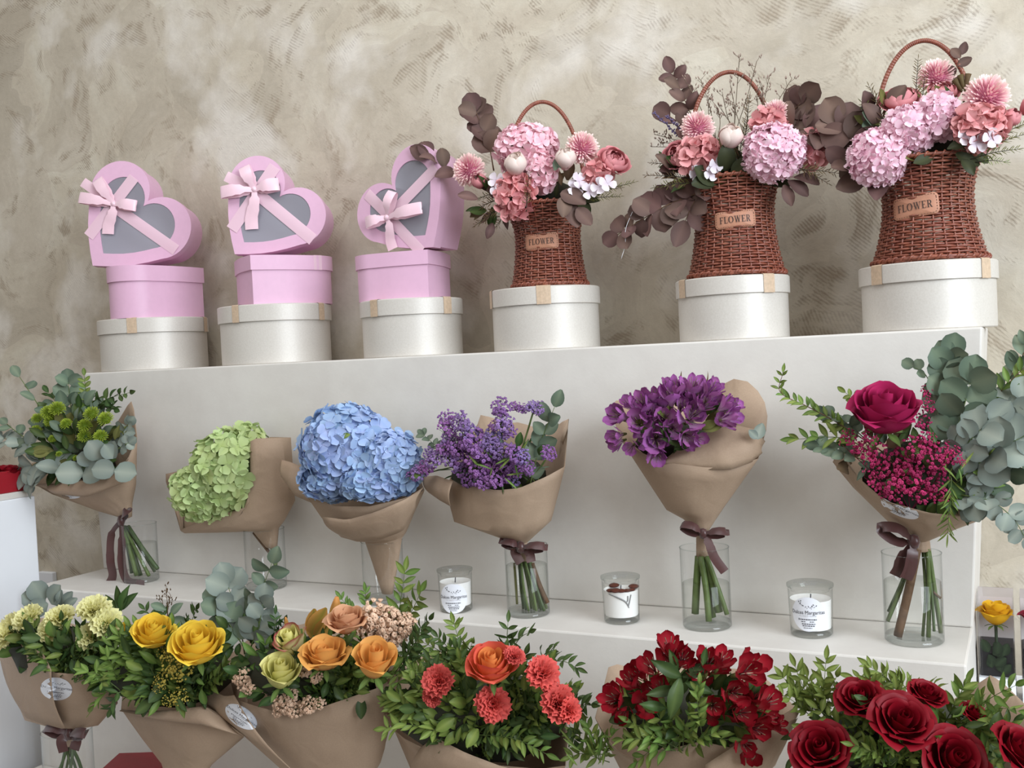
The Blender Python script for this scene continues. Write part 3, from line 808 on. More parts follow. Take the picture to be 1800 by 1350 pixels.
def wrap(parent, rings, Y, name='wrap_paper', sub=3, folds=0.0, sm=False, seed=1):
    """rings bottom to top: (front, back, depth)"""
    R = [ring3d(f, b, Y, d, sm=sm) for f, b, d in rings]
    rows = []; rs = random.Random(seed); ph = [rs.uniform(0, 6) for _ in range(3)]
    for i in range(len(R)-1):
        for k in range(sub):
            f = k/sub; rows.append([p.lerp(q, f) for p, q in zip(R[i], R[i+1])])
    rows.append(R[-1])
    if folds:
        n = len(rows)
        for i in range(1, n-1):
            u = i/(n-1); cen = sum(rows[i], Vector())/len(rows[i])
            for j, p in enumerate(rows[i]):
                a = 2*PI*j/len(rows[i]); w = folds*(1-u)*math.sin(9*a+ph[0])+folds*0.5*math.sin(4*a+ph[1]+3*u)*u
                rows[i][j] = cen+(p-cen)*(1+w)
    mb = MB(); mb.grid(rows, True)
    o = obj(name, mb.mesh('wrap_paper', True, None, 42), parent, M_KRAFT); solidify(o, 0.0008)
    return o
def sheet(parent, top, bottom, Y, dtop, dbot, name='paper_flap', n=16, m=7, bulge=0.0, sm=False):
    """open paper flap; dtop/dbot: towards-viewer offsets (m), number or list along the edge"""
    def dd(d, k): 
        if not hasattr(d, '__len__'): return d
        u = k/(n-1)*(len(d)-1); j = min(int(u), len(d)-2); return d[j]+(d[j+1]-d[j])*(u-j)
    tp = resample(top, n, sm); bt = resample(bottom, n, sm); rows = []
    for i in range(m):
        f = i/(m-1); rows.append([])
        for k in range(n):
            a = P(tp[k][0], tp[k][1], Y-dd(dtop, k)); b = P(bt[k][0], bt[k][1], Y-dd(dbot, k))
            q = a.lerp(b, f); q.y -= bulge*math.sin(PI*f); rows[-1].append(q)
    mb = MB(); mb.grid(rows)
    o = obj(name, mb.mesh('paper_flap', True, None, 50), parent, M_KRAFT); solidify(o, 0.0008)
    return o
M_RIBBON = simple('brown_satin', (74, 42, 40), 0.36, var=0.1, nscale=40, sheen=0.3)
def ribbon_bow(parent, knot, Y, dy, loops, tails, w=15, kr=8):
    k = P(*knot, Y-dy); s = MPP(k); n = -FWD
    mb = MB(); mb.lathe([(0, -1), (0.7, -0.8), (1, 0), (0.7, 0.8), (0, 1)], 10); 
    bow = obj('ribbon_bow', mb.mesh('ribbon_knot'), parent, M_RIBBON, T(k) @ frame(UP) @ SC((kr*s, kr*s*0.8, kr*s*1.1)))
    for e in loops:
        q = P(e[0], e[1], Y-dy-(e[2] if len(e) > 2 else 0)); d = q-k; o = UP*(e[3] if len(e) > 3 else 6)*s
        mb = MB(); rib(mb, [k, k+d*0.5+n*9*s+o, q+n*3*s+o*0.4, q-n*4*s-o*0.4, k+d*0.5-n*4*s-o, k], w*s, (n+UP*0.8).normalized(), 24, [0.5, 0.9, 1, 1, 1, 1, 0.9, 0.5])
        ob = obj('ribbon_loop', mb.mesh('ribbon_loop'), bow, M_RIBBON)
    for pts in tails:
        pp = [k]+[P(p[0], p[1], Y-dy-(p[2] if len(p) > 2 else 0)) for p in pts]
        mb = MB(); rib(mb, pp, w*s, n, 26, [0.55, 0.9, 1, 1, 1])
        obj('ribbon_tail', mb.mesh('ribbon_tail'), bow, M_RIBBON)
    return bow
def stems(parent, tops, bots, Y, rad, mat=None, jag=0.0):
    for a, b in zip(tops, bots):
        pa = P(a[0], a[1], Y-(a[2] if len(a) > 2 else 0)); pb = P(b[0], b[1], Y-(b[2] if len(b) > 2 else 0)); s = MPP(pa)
        mid = pa.lerp(pb, 0.5)+Vector((rnd(-1, 1), rnd(-1, 1), 0))*jag*s
        r = rad*rnd(.7, 1.3)*s
        mb = MB(); mb.tube(spline([pa, mid, pb], 8), r, 6)
        obj('stem', mb.mesh('stem'), parent, mat or random.choice((M_STEM, M_STEM2)))
# ------------------------------------------------------------------ stickers with the shop's print
M_STICK = simple('sticker_paper', (226, 228, 234), 0.4)
M_INK = simple('print_ink', (62, 60, 66), 0.6)
M_INK2 = simple('pale_print_ink', (150, 148, 152), 0.6)
def text_mesh(txt, size, align='CENTER', space=1.0):
    cu = bpy.data.curves.new('t', 'FONT'); cu.body = txt; cu.size = size; cu.align_x = align; cu.align_y = 'CENTER'; cu.space_character = space
    cu.resolution_u = 3
    o = bpy.data.objects.new('t', cu); C.objects.link(o)
    dg = bpy.context.evaluated_depsgraph_get(); me = bpy.data.meshes.new_from_object(o.evaluated_get(dg))
    v = [tuple(q.co) for q in me.vertices]; f = [tuple(p.vertices) for p in me.polygons]
    bpy.data.objects.remove(o); bpy.data.curves.remove(cu); bpy.data.meshes.remove(me)
    return v, f
TXT = {}
def print_mb():
    """shop sticker print in a unit disc (radius 1)"""
    mb = MB(); rs = random.Random(3)
    v, f = text_mesh('Dulces Margaritas', 0.30); mb.add([(x*0.92, y+0.10, 0) for x, y, z in v], f)
    v, f = text_mesh('FLORISTERIA', 0.11, space=1.6); mb.add([(x, y-0.10, 0) for x, y, z in v], f, None, 1)
    def bar(x0, x1, y, h=0.035):
        x = x0
        while x < x1:
            w = rs.uniform(0.05, 0.13); mb.add([(x, y-h, 0), (min(x1, x+w), y-h, 0), (min(x1, x+w), y+h, 0), (x, y+h, 0)], [(0, 1, 2, 3)], None, 0); x += w+0.03
    bar(-0.45, 0.5, -0.30, 0.028); bar(-0.55, -0.50, -0.30, 0.05); bar(-0.4, -0.12, -0.43, 0.02); bar(0.1, 0.36, -0.43, 0.02)
    bar(-0.36, 0.42, -0.56, 0.026); bar(-0.32, 0.36, -0.67, 0.026); bar(-0.26, 0.22, -0.79, 0.016)
    for x, y, r, a in ((-.42, .62, .05, 1), (-.5, .72, .05, 2), (-.38, .78, .04, .4), (-.26, .50, .045, 0), (-.1, .44, .04, 1), (.06, .46, .045, 2), (.16, .40, .04, .6), (.26, .48, .06, 1.2), (.34, .56, .05, 2.2), (.38, .42, .04, .2), (.5, .5, .05, .7), (-.02, .36, .03, 2), (.22, .34, .03, 1)):
        c, s = math.cos(a), math.sin(a)
        q = [(-1.3*r, 0), (0, -.55*r), (1.3*r, 0), (0, .55*r)]
        mb.add([(x+c*u-s*w, y+s*u+c*w, 0) for u, w in q], [(0, 1, 2, 3)])
    for a, b in (((-.42, .58), (-.36, .82)), ((-.3, .52), (.52, .52)), ((-.45, .60), (-.2, .48))):
        d = Vector((b[0]-a[0], b[1]-a[1])).normalized()*0.008; mb.add([(a[0]-d.y, a[1]+d.x, 0), (a[0]+d.y, a[1]-d.x, 0), (b[0]+d.y, b[1]-d.x, 0), (b[0]-d.y, b[1]+d.x, 0)], [(0, 1, 2, 3)])
    return mb
PRINT = print_mb()
def sticker(parent, to_surface, name='sticker'):
    """to_surface maps (u, v) in the unit disc, lift -> world point"""
    mb = MB(); n = 36
    rows = [[to_surface(r*math.cos(2*PI*j/n), r*math.sin(2*PI*j/n), 0.0004) for j in range(n)] for r in (0.02, 0.35, 0.7, 1.0)]
    mb.grid(rows, True)
    st = obj(name, mb.mesh('sticker'), parent, M_STICK)
    mb = MB(); mb.v = [tuple(to_surface(x, y, 0.0009)) for x, y, z in PRINT.v]; mb.f = list(PRINT.f); mb.mi = list(PRINT.mi); mb.t = [0]*len(mb.v)
    obj('print', mb.mesh('sticker_print', False, [M_INK, M_INK2]), st, None)
    return st
def paper_sticker(parent, paper, px, py, a, b, rot, skew=0.0):
    """sticker on a wrap: ray-cast onto the paper mesh; a, b half sizes in px"""
    from mathutils.bvhtree import BVHTree
    papers = paper if isinstance(paper, (list, tuple)) else [paper]
    trees = [BVHTree.FromPolygons([WORLD[q.name] @ v.co for v in q.data.vertices], [tuple(p.vertices) for p in q.data.polygons]) for q in papers]
    c, s = math.cos(rot), math.sin(rot)
    def f(u, v, lift):
        x = px+c*u*a-s*v*b+skew*v*b; y = py-(s*u*a+c*v*b)
        d = (FWD+RIGHT*((x-900)/F_PX)+UP*((675-y)/F_PX)).normalized()
        hs = [h for h in (b_.ray_cast(CAM, d) for b_ in trees) if h[0] is not None]
        q = min(hs, key=lambda h: h[3])[0] if hs else f.last
        f.last = q
        return q-d*(lift+0.0012)
    f.last = P(px, py, -0.2)
    f(0, 0, 0)
    return sticker(parent, f)
# ------------------------------------------------------------------ wicker baskets
def wicker():
    m, nt, b = new_mat('wicker')
    nz = noise(nt, 90, 3, 0.6); oi = noise(nt, 12, 2, 0.5)
    c = ramp(nt, nz, [(0.3, lin((108, 58, 44))), (0.7, lin((148, 86, 64)))])
    c2 = mixrgb(nt, ramp(nt, oi, [(0.35, (0.0, 0, 0)), (0.7, (0.45, 0.45, 0.45))]), c, rgba((128, 64, 52)))
    nt.links.new(c2, b.inputs['Base Color']); b.inputs['Roughness'].default_value = 0.38
    return m
M_WICK = wicker()
M_LEATH = simple('tan_leather', (176, 124, 98), 0.6, var=0.1, nscale=60, bmp=0.1)
M_LINK = simple('black_print', (44, 30, 26), 0.6)
M_STITCH = simple('dark_stitching', (96, 62, 46), 0.7)
def letters():
    """FLOWER in a roman serif face; cap height 1"""
    out = []; x = 0
    def r(a, b, c, d): out.append([(x+a, b), (x+c, b), (x+c, d), (x+a, d)])
    def para(x0, y0, x1, y1, w): out.append([(x+x0, y0), (x+x0+w, y0), (x+x1+w, y1), (x+x1, y1)])
    def stem():
        r(.13, 0, .27, 1); r(.03, 0, .37, .05); r(.03, .95, .37, 1)
    def ringp(cx, cy, ro, so, ri, si, a0, a1, n=18):
        for i in range(n):
            a, b = a0+(a1-a0)*i/n, a0+(a1-a0)*(i+1)/n
            out.append([(x+cx+ri*math.cos(a), cy+si*math.sin(a)), (x+cx+ro*math.cos(a), cy+so*math.sin(a)), (x+cx+ro*math.cos(b), cy+so*math.sin(b)), (x+cx+ri*math.cos(b), cy+si*math.sin(b))])
    stem(); r(.27, .94, .64, 1); r(.27, .48, .5, .54); r(.59, .76, .64, .94); r(.46, .40, .50, .62); x += .74
    stem(); r(.27, 0, .66, .06); r(.61, .06, .66, .26); x += .76
    ringp(.45, .5, .43, .52, .27, .47, 0, 2*PI); x += .98
    para(.10, 1, .34, 0, .13); para(.36, 0, .55, .95, .06); para(.50, 1, .74, 0, .13); para(.76, 0, .98, 1, .06); r(.0, .95, .32, 1); r(.42, .95, .72, 1); r(.88, .95, 1.12, 1); x += 1.2
    stem(); r(.27, .94, .64, 1); r(.27, .48, .5, .54); r(.59, .76, .64, .94); r(.46, .40, .50, .62); r(.27, 0, .66, .06); r(.62, .06, .67, .26); x += .77
    stem(); ringp(.36, .73, .30, .27, .15, .21, -PI/2, PI/2, 10); r(.2, .94, .37, 1); r(.2, .46, .37, .52); para(.58, 0, .34, .48, .16); r(.56, 0, .82, .05); x += .84
    return out, x
LETT, LETT_W = letters()
def dens(poly, n=4):
    (x0, y0), (x1, y1), (x2, y2), (x3, y3) = poly; rows = []
    for j in (0, 1): rows.append([((x0+(x1-x0)*i/n)*(1-j)+(x3+(x2-x3)*i/n)*j, (y0+(y1-y0)*i/n)*(1-j)+(y3+(y2-y3)*i/n)*j) for i in range(n+1)])
    return rows
def basket(hb, base_px, rim_px, py_base, py_rim, py_top, tagspec, label, waist=0.84):
    x, y, z, R0 = hb
    pc = (base_px[0]+base_px[1])/2
    c = P(pc, py_base, y); s = MPP(c); Rb = (base_px[1]-base_px[0])/2*s; Rt = (rim_px[1]-rim_px[0])/2*s; hh = (py_base-py_rim)*s
    fx = Vector((CAM.x-c.x, CAM.y-y, 0)).normalized(); phi = math.atan2(fx.x, -fx.y)      # turn to the viewer
    M = T((c.x, y, z+0.001)) @ Matrix.Rotation(phi, 4, 'Z')
    t = thing('flower_basket', label, 'basket', M, 'wicker baskets on the ivory boxes')
    def rad(u):
        w = waist*min(Rb, Rt)
        return Rb+(w-Rb)*math.sin(min(1, u/0.62)*PI/2) if u < 0.62 else w+(Rt-w)*(1-math.cos((u-0.62)/0.38*PI/2))
    rows = int(hh/ (0.0062)); ns = 30
    mb = MB(); N = ns*4
    for k in range(rows):
        u = (k+0.6)/rows*0.97; r0 = rad(u); zz = u*hh; pth = []
        for i in range(N):
            a = 2*PI*i/N; w = math.cos(a*ns/2*1.0+PI*k)
            jit = 0.0006*math.sin(3*a+k*1.7)
            pth.append(((r0+0.0026*w)*math.cos(a), (r0+0.0026*w)*math.sin(a), zz+jit))
        mb.tube(pth, 0.0027, 5, closed=True)
    obj('weave', mb.mesh('basket_weave'), t, M_WICK, M, 'stuff')
    mb = MB()
    for i in range(ns):
        a = 2*PI*(i)/ns; mb.tube([(rad(q/8)*math.cos(a), rad(q/8)*math.sin(a), q/8*hh) for q in range(9)], 0.0024, 4)
    obj('stakes', mb.mesh('basket_stakes'), t, M_WICK, M, 'stuff')
    mb = MB(); mb.lathe([(0, 0.004), (Rb*0.99, 0.004), (Rb*0.99, 0.009), (0, 0.009)], 24); obj('bottom', mb.mesh('basket_bottom'), t, M_WICK, M)
    def coil(R, zc, rr, nm, m=40):
        mb = MB()
        pth = []
        n = m*8
        for i in range(n):
            a = 2*PI*i/n; b = a*m
            pth.append(((R+rr*math.cos(b))*math.cos(a), (R+rr*math.cos(b))*math.sin(a), zc+rr*math.sin(b)))
        mb.tube(pth, 0.0026, 4, closed=True)
        mb.tube([(R*math.cos(2*PI*i/48), R*math.sin(2*PI*i/48), zc) for i in range(48)], rr*0.85, 6, closed=True)
        obj(nm, mb.mesh(nm), t, M_WICK, M)
    coil(Rb*1.0, 0.0075, 0.0045, 'base_coil'); coil(Rt*1.0, hh, 0.0048, 'rim')
    # handle: arch with wound cane
    top = (py_rim-py_top)*s; hw = Rt*0.98; pth = []; n = 90
    for i in range(n):
        a = PI*i/(n-1); pth.append(Vector((-hw*math.cos(a), 0, hh-0.012+ (top+0.012)*math.sin(a)**0.82)))
    rr = 0.0052
    mb = MB(); fine = spline(pth, n*5)
    mb.tube(fine, [rr*(0.86+0.14*abs(math.sin(i*PI/5))) for i in range(len(fine))], 8)
    obj('handle', mb.mesh('basket_handle'), t, M_WICK, M)
    # tag
    tx, ty, tw, th, rot = tagspec
    ctr = P(tx, ty, y-rad(0.5)*0.9)
    ua = math.asin(max(-.9, min(.9, (tx-pc)*s/rad(0.5)*0.95))); uz = (py_base-ty)*s*1.0
    tw *= s; th *= s
    ca, sa = math.cos(rot), math.sin(rot)
    def onb(a, b, lift):
        a, b = ca*a-sa*b, sa*a+ca*b
        zz = uz+b; rr_ = rad(max(0, min(1, zz/hh)))+0.0062+lift; al = ua+a/rr_
        return (rr_*math.sin(al), -rr_*math.cos(al), zz)
    rows_ = []
    def rr_pts(w, h, r, n=6):
        out = []
        for cx, cy, a0 in ((w-r, h-r, 0), (-w+r, h-r, PI/2), (-w+r, -h+r, PI), (w-r, -h+r, 1.5*PI)):
            for i in range(n+1): out.append((cx+r*math.cos(a0+PI/2*i/n), cy+r*math.sin(a0+PI/2*i/n)))
        return out
    outl = rr_pts(tw/2, th/2, th*0.22)
    mb = MB(); mb.grid([[onb(a*q, b*q, l) for a, b in outl] for q, l in ((1, -0.002), (1, 0.0), (0.97, 0.0006), (0.6, 0.0007), (0.02, 0.0007))], True)
    tg = obj('name_tag', mb.mesh('name_tag'), t, M_LEATH, M, None, 'tan leather patch reading FLOWER')
    mb = MB(); k = tw*0.76/LETT_W
    for poly in LETT:
        rws = dens(poly); mb.grid([[onb((a-LETT_W/2)*k, (b-0.5)*k*1.12, 0.0012) for a, b in rw] for rw in rws])
    obj('lettering', mb.mesh('tag_letters', False), tg, M_LINK, M)
    mb = MB(); st = rr_pts(tw/2*0.93, th/2*0.86, th*0.16, 8); L = resample(st+[st[0]], 84)
    for i in range(0, 83, 2):
        a, b = L[i], L[i+1]; d = Vector((b[0]-a[0], b[1]-a[1])); q = Vector((-d.y, d.x)).normalized()*0.0006
        mb.add([onb(a[0]+q.x, a[1]+q.y, 0.0012), onb(a[0]-q.x, a[1]-q.y, 0.0012), onb(b[0]-q.x, b[1]-q.y, 0.0012), onb(b[0]+q.x, b[1]+q.y, 0.0012)], [(0, 1, 2, 3)])
    obj('stitching', mb.mesh('tag_stitching', False), tg, M_STITCH, M)
    return (c.x, y, z+hh, Rt)
BK = [basket(HB[3], (902, 1033), (894, 1036), 517, 374, 191, (956, 440, 60, 27, 0.02), 'leftmost and smallest red-brown wicker basket with arched handle'),
      basket(HB[4], (1213, 1378), (1222, 1379), 499, 329, 139, (1297, 404, 70, 29, 0.04), 'red-brown wicker basket standing in the middle of the three'),
      basket(HB[5], (1540, 1729), (1556, 1729), 469, 291, 79, (1614, 374, 78, 37, 0.08), 'rightmost and largest red-brown wicker basket with arched handle')]

# ------------------------------------------------------------------ artificial flower arrangements in the baskets
M_HPINK = petal('pink_hydrangea_petal', (236, 172, 188), (250, 216, 224), rough=0.5, trans=0.2, var=0.07)
M_HLIL = petal('lilac_hydrangea_petal', (232, 172, 196), (248, 218, 228), rough=0.5, trans=0.2, var=0.07)
M_DUSTY = petal('dusty_pink_petal', (196, 116, 120), (230, 168, 168), rough=0.5, trans=0.15, var=0.12)
M_ROSY = petal('rosy_petal', (184, 98, 106), (218, 146, 150), rough=0.5, trans=0.12, var=0.12)
M_CREAM = petal('cream_bud_petal', (206, 150, 152), (240, 224, 214), rough=0.5, trans=0.15, var=0.06, mid=0.35, cm=(232, 206, 200))
M_POM = petal('pompom_petal', (186, 84, 120), (248, 228, 218), cm=(232, 176, 188), rough=0.55, trans=0.15, var=0.05, mid=0.45)
M_PALE = petal('pale_lilac_petal', (216, 200, 214), (240, 234, 238), rough=0.5, trans=0.15, var=0.05)
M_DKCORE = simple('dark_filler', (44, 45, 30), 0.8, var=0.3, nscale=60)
FK_P = floret_kit('pink', M_HPINK, 0.06, 4, 1.0, 0.22); FK_L = floret_kit('lilac', M_HLIL, 0.10, 5, 0.85, 0.25)
FK_D = floret_kit('dusty', M_DUSTY, 0.05, 4, 1.1, 0.3); FK_W = floret_kit('white', M_PALE, 0.03, 4, 1.0, 0.2)
K_PEO = kit('peony', LAY_PEONY, M_ROSY, (0.3, 0.75)); K_CRM = kit('cream_bud', LAY_TULIP, M_CREAM, (0.44, 1.22)); K_TUL = kit('tulip', LAY_TULIP, M_ROSY, (0.3, 1.1))
POM = []
for q in range(2):
    me = pompom_mesh(q, 230, 0.07, 1.0, 0.4, -0.4, 0.3).mesh('pompom'); me.materials.append(M_POM); POM.append(me)
M_LIMO = petal('dried_limonium', (120, 104, 88), (150, 128, 116), trans=0.1)
M_DKLEAF = petal('dark_silk_leaf', (66, 70, 46), (44, 50, 32), rough=0.5, trans=0.08, var=0.2)
def spray(parent, root, tips, Y, dy=0.0, mat=None, bud=2.2, stemmat=None, name='dried_spray', seed=0, spread=14, nb=6):
    """wiry spray: forked stems with tiny buds"""
    rs = random.Random(seed); mb = MB(); r = P(*root, Y-dy); s = MPP(r)
    for tp in tips:
        e = P(tp[0], tp[1], Y-dy-rs.uniform(-0.02, 0.02)); mid = r.lerp(e, 0.55)+RIGHT*rs.uniform(-5, 5)*s
        mb.tube(spline([r, mid, e], 7), 0.7*s, 3, t=[0]*7)
        for k in range(nb):
            q = mid.lerp(e, 0.25+0.75*k/(nb-1))
            f = q+(RIGHT*rs.uniform(-1, 1)+UP*rs.uniform(0.3, 1)-FWD*rs.uniform(-.6, .6))*spread*s*rs.uniform(.5, 1)
            mb.tube([q, f], 0.45*s, 3, t=[0, 0])
            for j in range(3):
                g = f+(RIGHT*rs.uniform(-1, 1)+UP*rs.uniform(-.6, 1))*4*s
                mb.tube([g, g+(f-q)*0.12+UP*1.5*s, g+(f-q)*0.25+UP*3.0*s], [0.3*bud*s, bud*0.55*s, 0.1*s], 4, t=[.6, 1, 1])
    return obj(name, mb.mesh('spray'), parent, mat or M_LIMO)
def fern(parent, a, b, Y, dy, mat, ln=16, step=4.2, name='fern_sprig', open_a=48):
    return sprig(parent, [(a[0], a[1], dy), ((a[0]+b[0])/2, (a[1]+b[1])/2-3, dy+0.01), (b[0], b[1], dy)], Y, 'thin', mat, ln, step, M_DKCORE, 1.0, 'opp', 0.2, open_a, name, 0.5)
def fill(parent, cx, cy, rx, ry, Y, dy, n, ln, mats, kind=('lance', 'oval'), up=0.5):
    for k in range(n):
        a = rnd(0, 2*PI); q = math.sqrt(rnd(0.02, 1)); x = cx+rx*q*math.cos(a); y = cy-ry*q*math.sin(a)
        ang = math.degrees(math.atan2(math.sin(a)*q+up*rnd(0, 1), math.cos(a)*q))+rnd(-35, 35)
        loose_leaf(parent, x, y, Y, dy+rnd(-0.03, 0.03), ln*rnd(.7, 1.2), ang, random.choice(mats), random.choice(kind), rnd(-.2, .7))
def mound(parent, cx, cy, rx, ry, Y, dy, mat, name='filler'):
    """dark lumpy mass the stems stand in"""
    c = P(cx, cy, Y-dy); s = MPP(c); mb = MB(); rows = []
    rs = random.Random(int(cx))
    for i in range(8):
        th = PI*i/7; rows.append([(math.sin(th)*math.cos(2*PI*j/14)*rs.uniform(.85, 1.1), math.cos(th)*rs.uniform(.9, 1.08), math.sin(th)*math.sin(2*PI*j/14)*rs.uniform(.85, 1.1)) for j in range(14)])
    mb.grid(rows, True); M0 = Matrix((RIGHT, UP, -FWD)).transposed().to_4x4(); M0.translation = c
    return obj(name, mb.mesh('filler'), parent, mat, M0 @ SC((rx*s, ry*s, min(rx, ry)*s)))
def pom(t, x, y, Y, dy, r, d): obj('pompom_flower', random.choice(POM), t, None, at(x, y, Y, dy, r, d))
# --- left basket
x, Y, z, Rr = BK[0]
t = thing('flower_arrangement', 'pink silk flowers with one upright brown leaf sprig in the leftmost basket', 'flower arrangement', T((x, Y, z)))
mound(t, 963, 350, 58, 34, Y, 0.0, M_DKCORE)
sprig(t, [(868, 300, .02), (858, 250, .02), (836, 196, .02)], Y, 'round', M_DRY, 40, 18, M_WOOD, 1.4, 'opp', 0.3, 48, 'dried_sprig', 0.1)
sprig(t, [(838, 318, .04), (795, 300, .06), (752, 276, .07)], Y, 'egg', M_DRY, 42, 20, M_WOOD, 1.3, 'alt', 0.4, 35, 'dried_sprig', 0.1)
fill(t, 870, 355, 40, 25, Y, 0.07, 16, 34, [M_RUSD, M_DRY, M_DRYF])
fill(t, 965, 340, 70, 28, Y, 0.04, 34, 34, [M_DKLEAF, M_DKLEAF, M_DRYF])
fern(t, (892, 362), (836, 396), Y, .09, M_DRYF, 18); fern(t, (880, 350), (832, 372), Y, .08, M_DRYF, 18); fern(t, (900, 366), (868, 404), Y, .09, M_DRYF, 16); fern(t, (880, 340), (840, 350), Y, .07, M_OLIVE, 14)
fern(t, (1020, 352), (1116, 320), Y, .07, M_OLIVE, 14, 4); fern(t, (1010, 356), (1090, 345), Y, .07, M_OLIVE, 14, 4); fern(t, (925, 372), (930, 300), Y, .12, M_OLIVE, 12, 4.5); fern(t, (1000, 350), (1092, 330), Y, .06, M_DRYF, 14, 4)
hydrangea(t, 926, 264, Y, .03, 54, 44, 46, FK_P, 74, 15); hydrangea(t, 954, 302, Y, .07, 26, 34, 24, FK_P, 26, 14)
hydrangea(t, 905, 345, Y, .11, 29, 36, 26, FK_D, 24, 19, core_mat=M_DKCORE)
for a in ((872, 316), (884, 326), (876, 335)): obj('floret', random.choice(FK_W), t, None, at(*a, Y, .13, 15, (-.3, .2, 1)))
pom(t, 825, 300, Y, .07, 29, (-.4, .2, 1)); pom(t, 1023, 262, Y, .06, 30, (.2, .35, 1))
place_rose(t, K_TUL, at(848, 330, Y, .09, 21, (-.3, .55, .7)), 'tulip', False); place_rose(t, K_CRM, at(906, 308, Y, .12, 31, (0, .8, .8)), 'cream_bud', False)
place_rose(t, K_CRM, at(992, 298, Y, .09, 28, (.1, .9, .6)), 'cream_bud', False); place_rose(t, K_PEO, at(1074, 292, Y, .05, 29, (.35, .5, .8)), 'peony', False)
hydrangea(t, 1052, 306, Y, .08, 20, 18, 16, FK_D, 12, 17, core_mat=M_DKCORE)
for a in ((1018, 318), (1054, 328), (1036, 336), (1068, 322), (1012, 330)): obj('floret', random.choice(FK_W), t, None, at(*a, Y, .11, 16, (rnd(-.3, .5), .1, 1)))
for a in ((1004, 372, 46, -70), (1018, 380, 40, -50), (996, 360, 40, -95), (990, 352, 50, -30)): loose_leaf(t, a[0]-4, a[1]-14, Y, .125, a[2], a[3], M_DRY, 'egg', .2)
for a in ((975, 300, 26, 70), (985, 296, 24, 100), (866, 392, 30, -110), (840, 350, 36, 170)): loose_leaf(t, a[0], a[1], Y, .11, a[2], a[3], M_EUCD if a[0] > 900 else M_DRY, 'oval')
# --- middle basket
x, Y, z, Rr = BK[1]
t = thing('flower_arrangement', 'pink silk flowers with wiry dried sprays and trailing brown leaves in the middle basket', 'flower arrangement', T((x, Y, z)))
mound(t, 1300, 305, 66, 36, Y, 0.0, M_DKCORE)
sprig(t, [(1232, 240, 0), (1212, 195, 0), (1182, 128, 0)], Y, 'egg', M_DRY, 34, 19, M_WOOD, 1.2, 'opp', 0.42, 60, 'dried_sprig', 0.1)
sprig(t, [(1250, 270, .02), (1215, 230, .02), (1178, 205, .02)], Y, 'round', M_DRY, 38, 24, M_WOOD, 1.2, 'alt', 0.4, 45, 'dried_sprig', 0.1)
sprig(t, [(1360, 260, 0), (1400, 228, .02), (1462, 236, .02)], Y, 'egg', M_DRY, 62, 22, M_WOOD, 1.5, 'opp', 0.25, 68, 'dried_sprig', 0.1)
sprig(t, [(1350, 240, -.02), (1385, 205, -.02), (1410, 178, 0)], Y, 'round', M_DRY, 46, 20, M_WOOD, 1.5, 'opp', 0.3, 55, 'dried_sprig', 0.1)
sprig(t, [(1240, 335, .06), (1170, 362, .08), (1086, 412, .08)], Y, 'round', M_DRY, 44, 19, M_WOOD, 1.6, 'opp', 0.12, 70, 'trailing_sprig', 0.3)
sprig(t, [(1245, 335, .05), (1220, 356, .07), (1205, 388, .08)], Y, 'egg', M_DRY, 52, 20, M_WOOD, 1.6, 'opp', 0.2, 60, 'trailing_sprig', 0.1)
mb = MB(); mb.tube(spline([P(1112, 372, Y-.09), P(1100, 402, Y-.09), P(1099, 430, Y-.09), P(1092, 455, Y-.09)], 14), 0.0006, 4); obj('thread', mb.mesh('thread'), t, M_WHITE)
spray(t, (1260, 250), [(1232, 140), (1210, 150), (1245, 175), (1262, 190)], Y, 0, seed=1); spray(t, (1290, 240), [(1284, 150), (1270, 165), (1300, 100), (1330, 108)], Y, .01, seed=2); spray(t, (1330, 235), [(1352, 135), (1392, 138), (1330, 160), (1340, 150)], Y, 0, seed=3); spray(t, (1250, 260), [(1150, 236), (1160, 250), (1145, 258)], Y, .02, seed=4, spread=10)
spray(t, (1310, 240), [(1290, 185), (1310, 175), (1270, 195)], Y, .02, seed=9)
M_LAV = petal('lavender_bud', (88, 78, 104), (116, 104, 140), trans=0.1)
for a, b in (((1205, 250), (1150, 198)), ((1212, 240), (1172, 205))):
    mb = MB(); pa, pb = P(*a, Y-.04), P(*b, Y-.05); s = MPP(pa); mb.tube([pa, pb], 0.8*s, 4)
    for k in range(34):
        q = pa.lerp(pb, 0.2+0.8*k/33); d = (RIGHT*rnd(-1, 1)+UP*rnd(-1, 1)-FWD*rnd(-1, 1)).normalized(); mb.tube([q, q+d*2.5*s, q+d*5*s], [1*s, 1.8*s, .4*s], 4, t=[0, .5, 1])
    obj('lavender_spike', mb.mesh('lavender'), t, M_LAV)
fill(t, 1230, 305, 50, 22, Y, .06, 18, 36, [M_DRYF, M_RUSD, M_DRY]); fill(t, 1310, 300, 80, 26, Y, .04, 36, 36, [M_DKLEAF, M_DKLEAF, M_DRYF, M_OLIVE])
for a in ((1262, 322, 58, 150), (1275, 300, 54, 95), (1255, 320, 50, -170), (1290, 312, 44, 60)): loose_leaf(t, a[0], a[1], Y, .09, a[2]*.9, a[3], M_DKLEAF, 'egg', .3)
for a in ((1385, 318, 44, -40), (1378, 325, 40, -70), (1395, 312, 46, -20)): loose_leaf(t, a[0], a[1], Y, .07, a[2], a[3], M_DRY, 'oval')
fern(t, (1236, 318), (1136, 308), Y, .08, M_DRYF, 16, 4); fern(t, (1230, 322), (1150, 330), Y, .09, M_OLIVE, 16, 4); fern(t, (1220, 300), (1144, 286), Y, .06, M_DRYF, 14, 4)
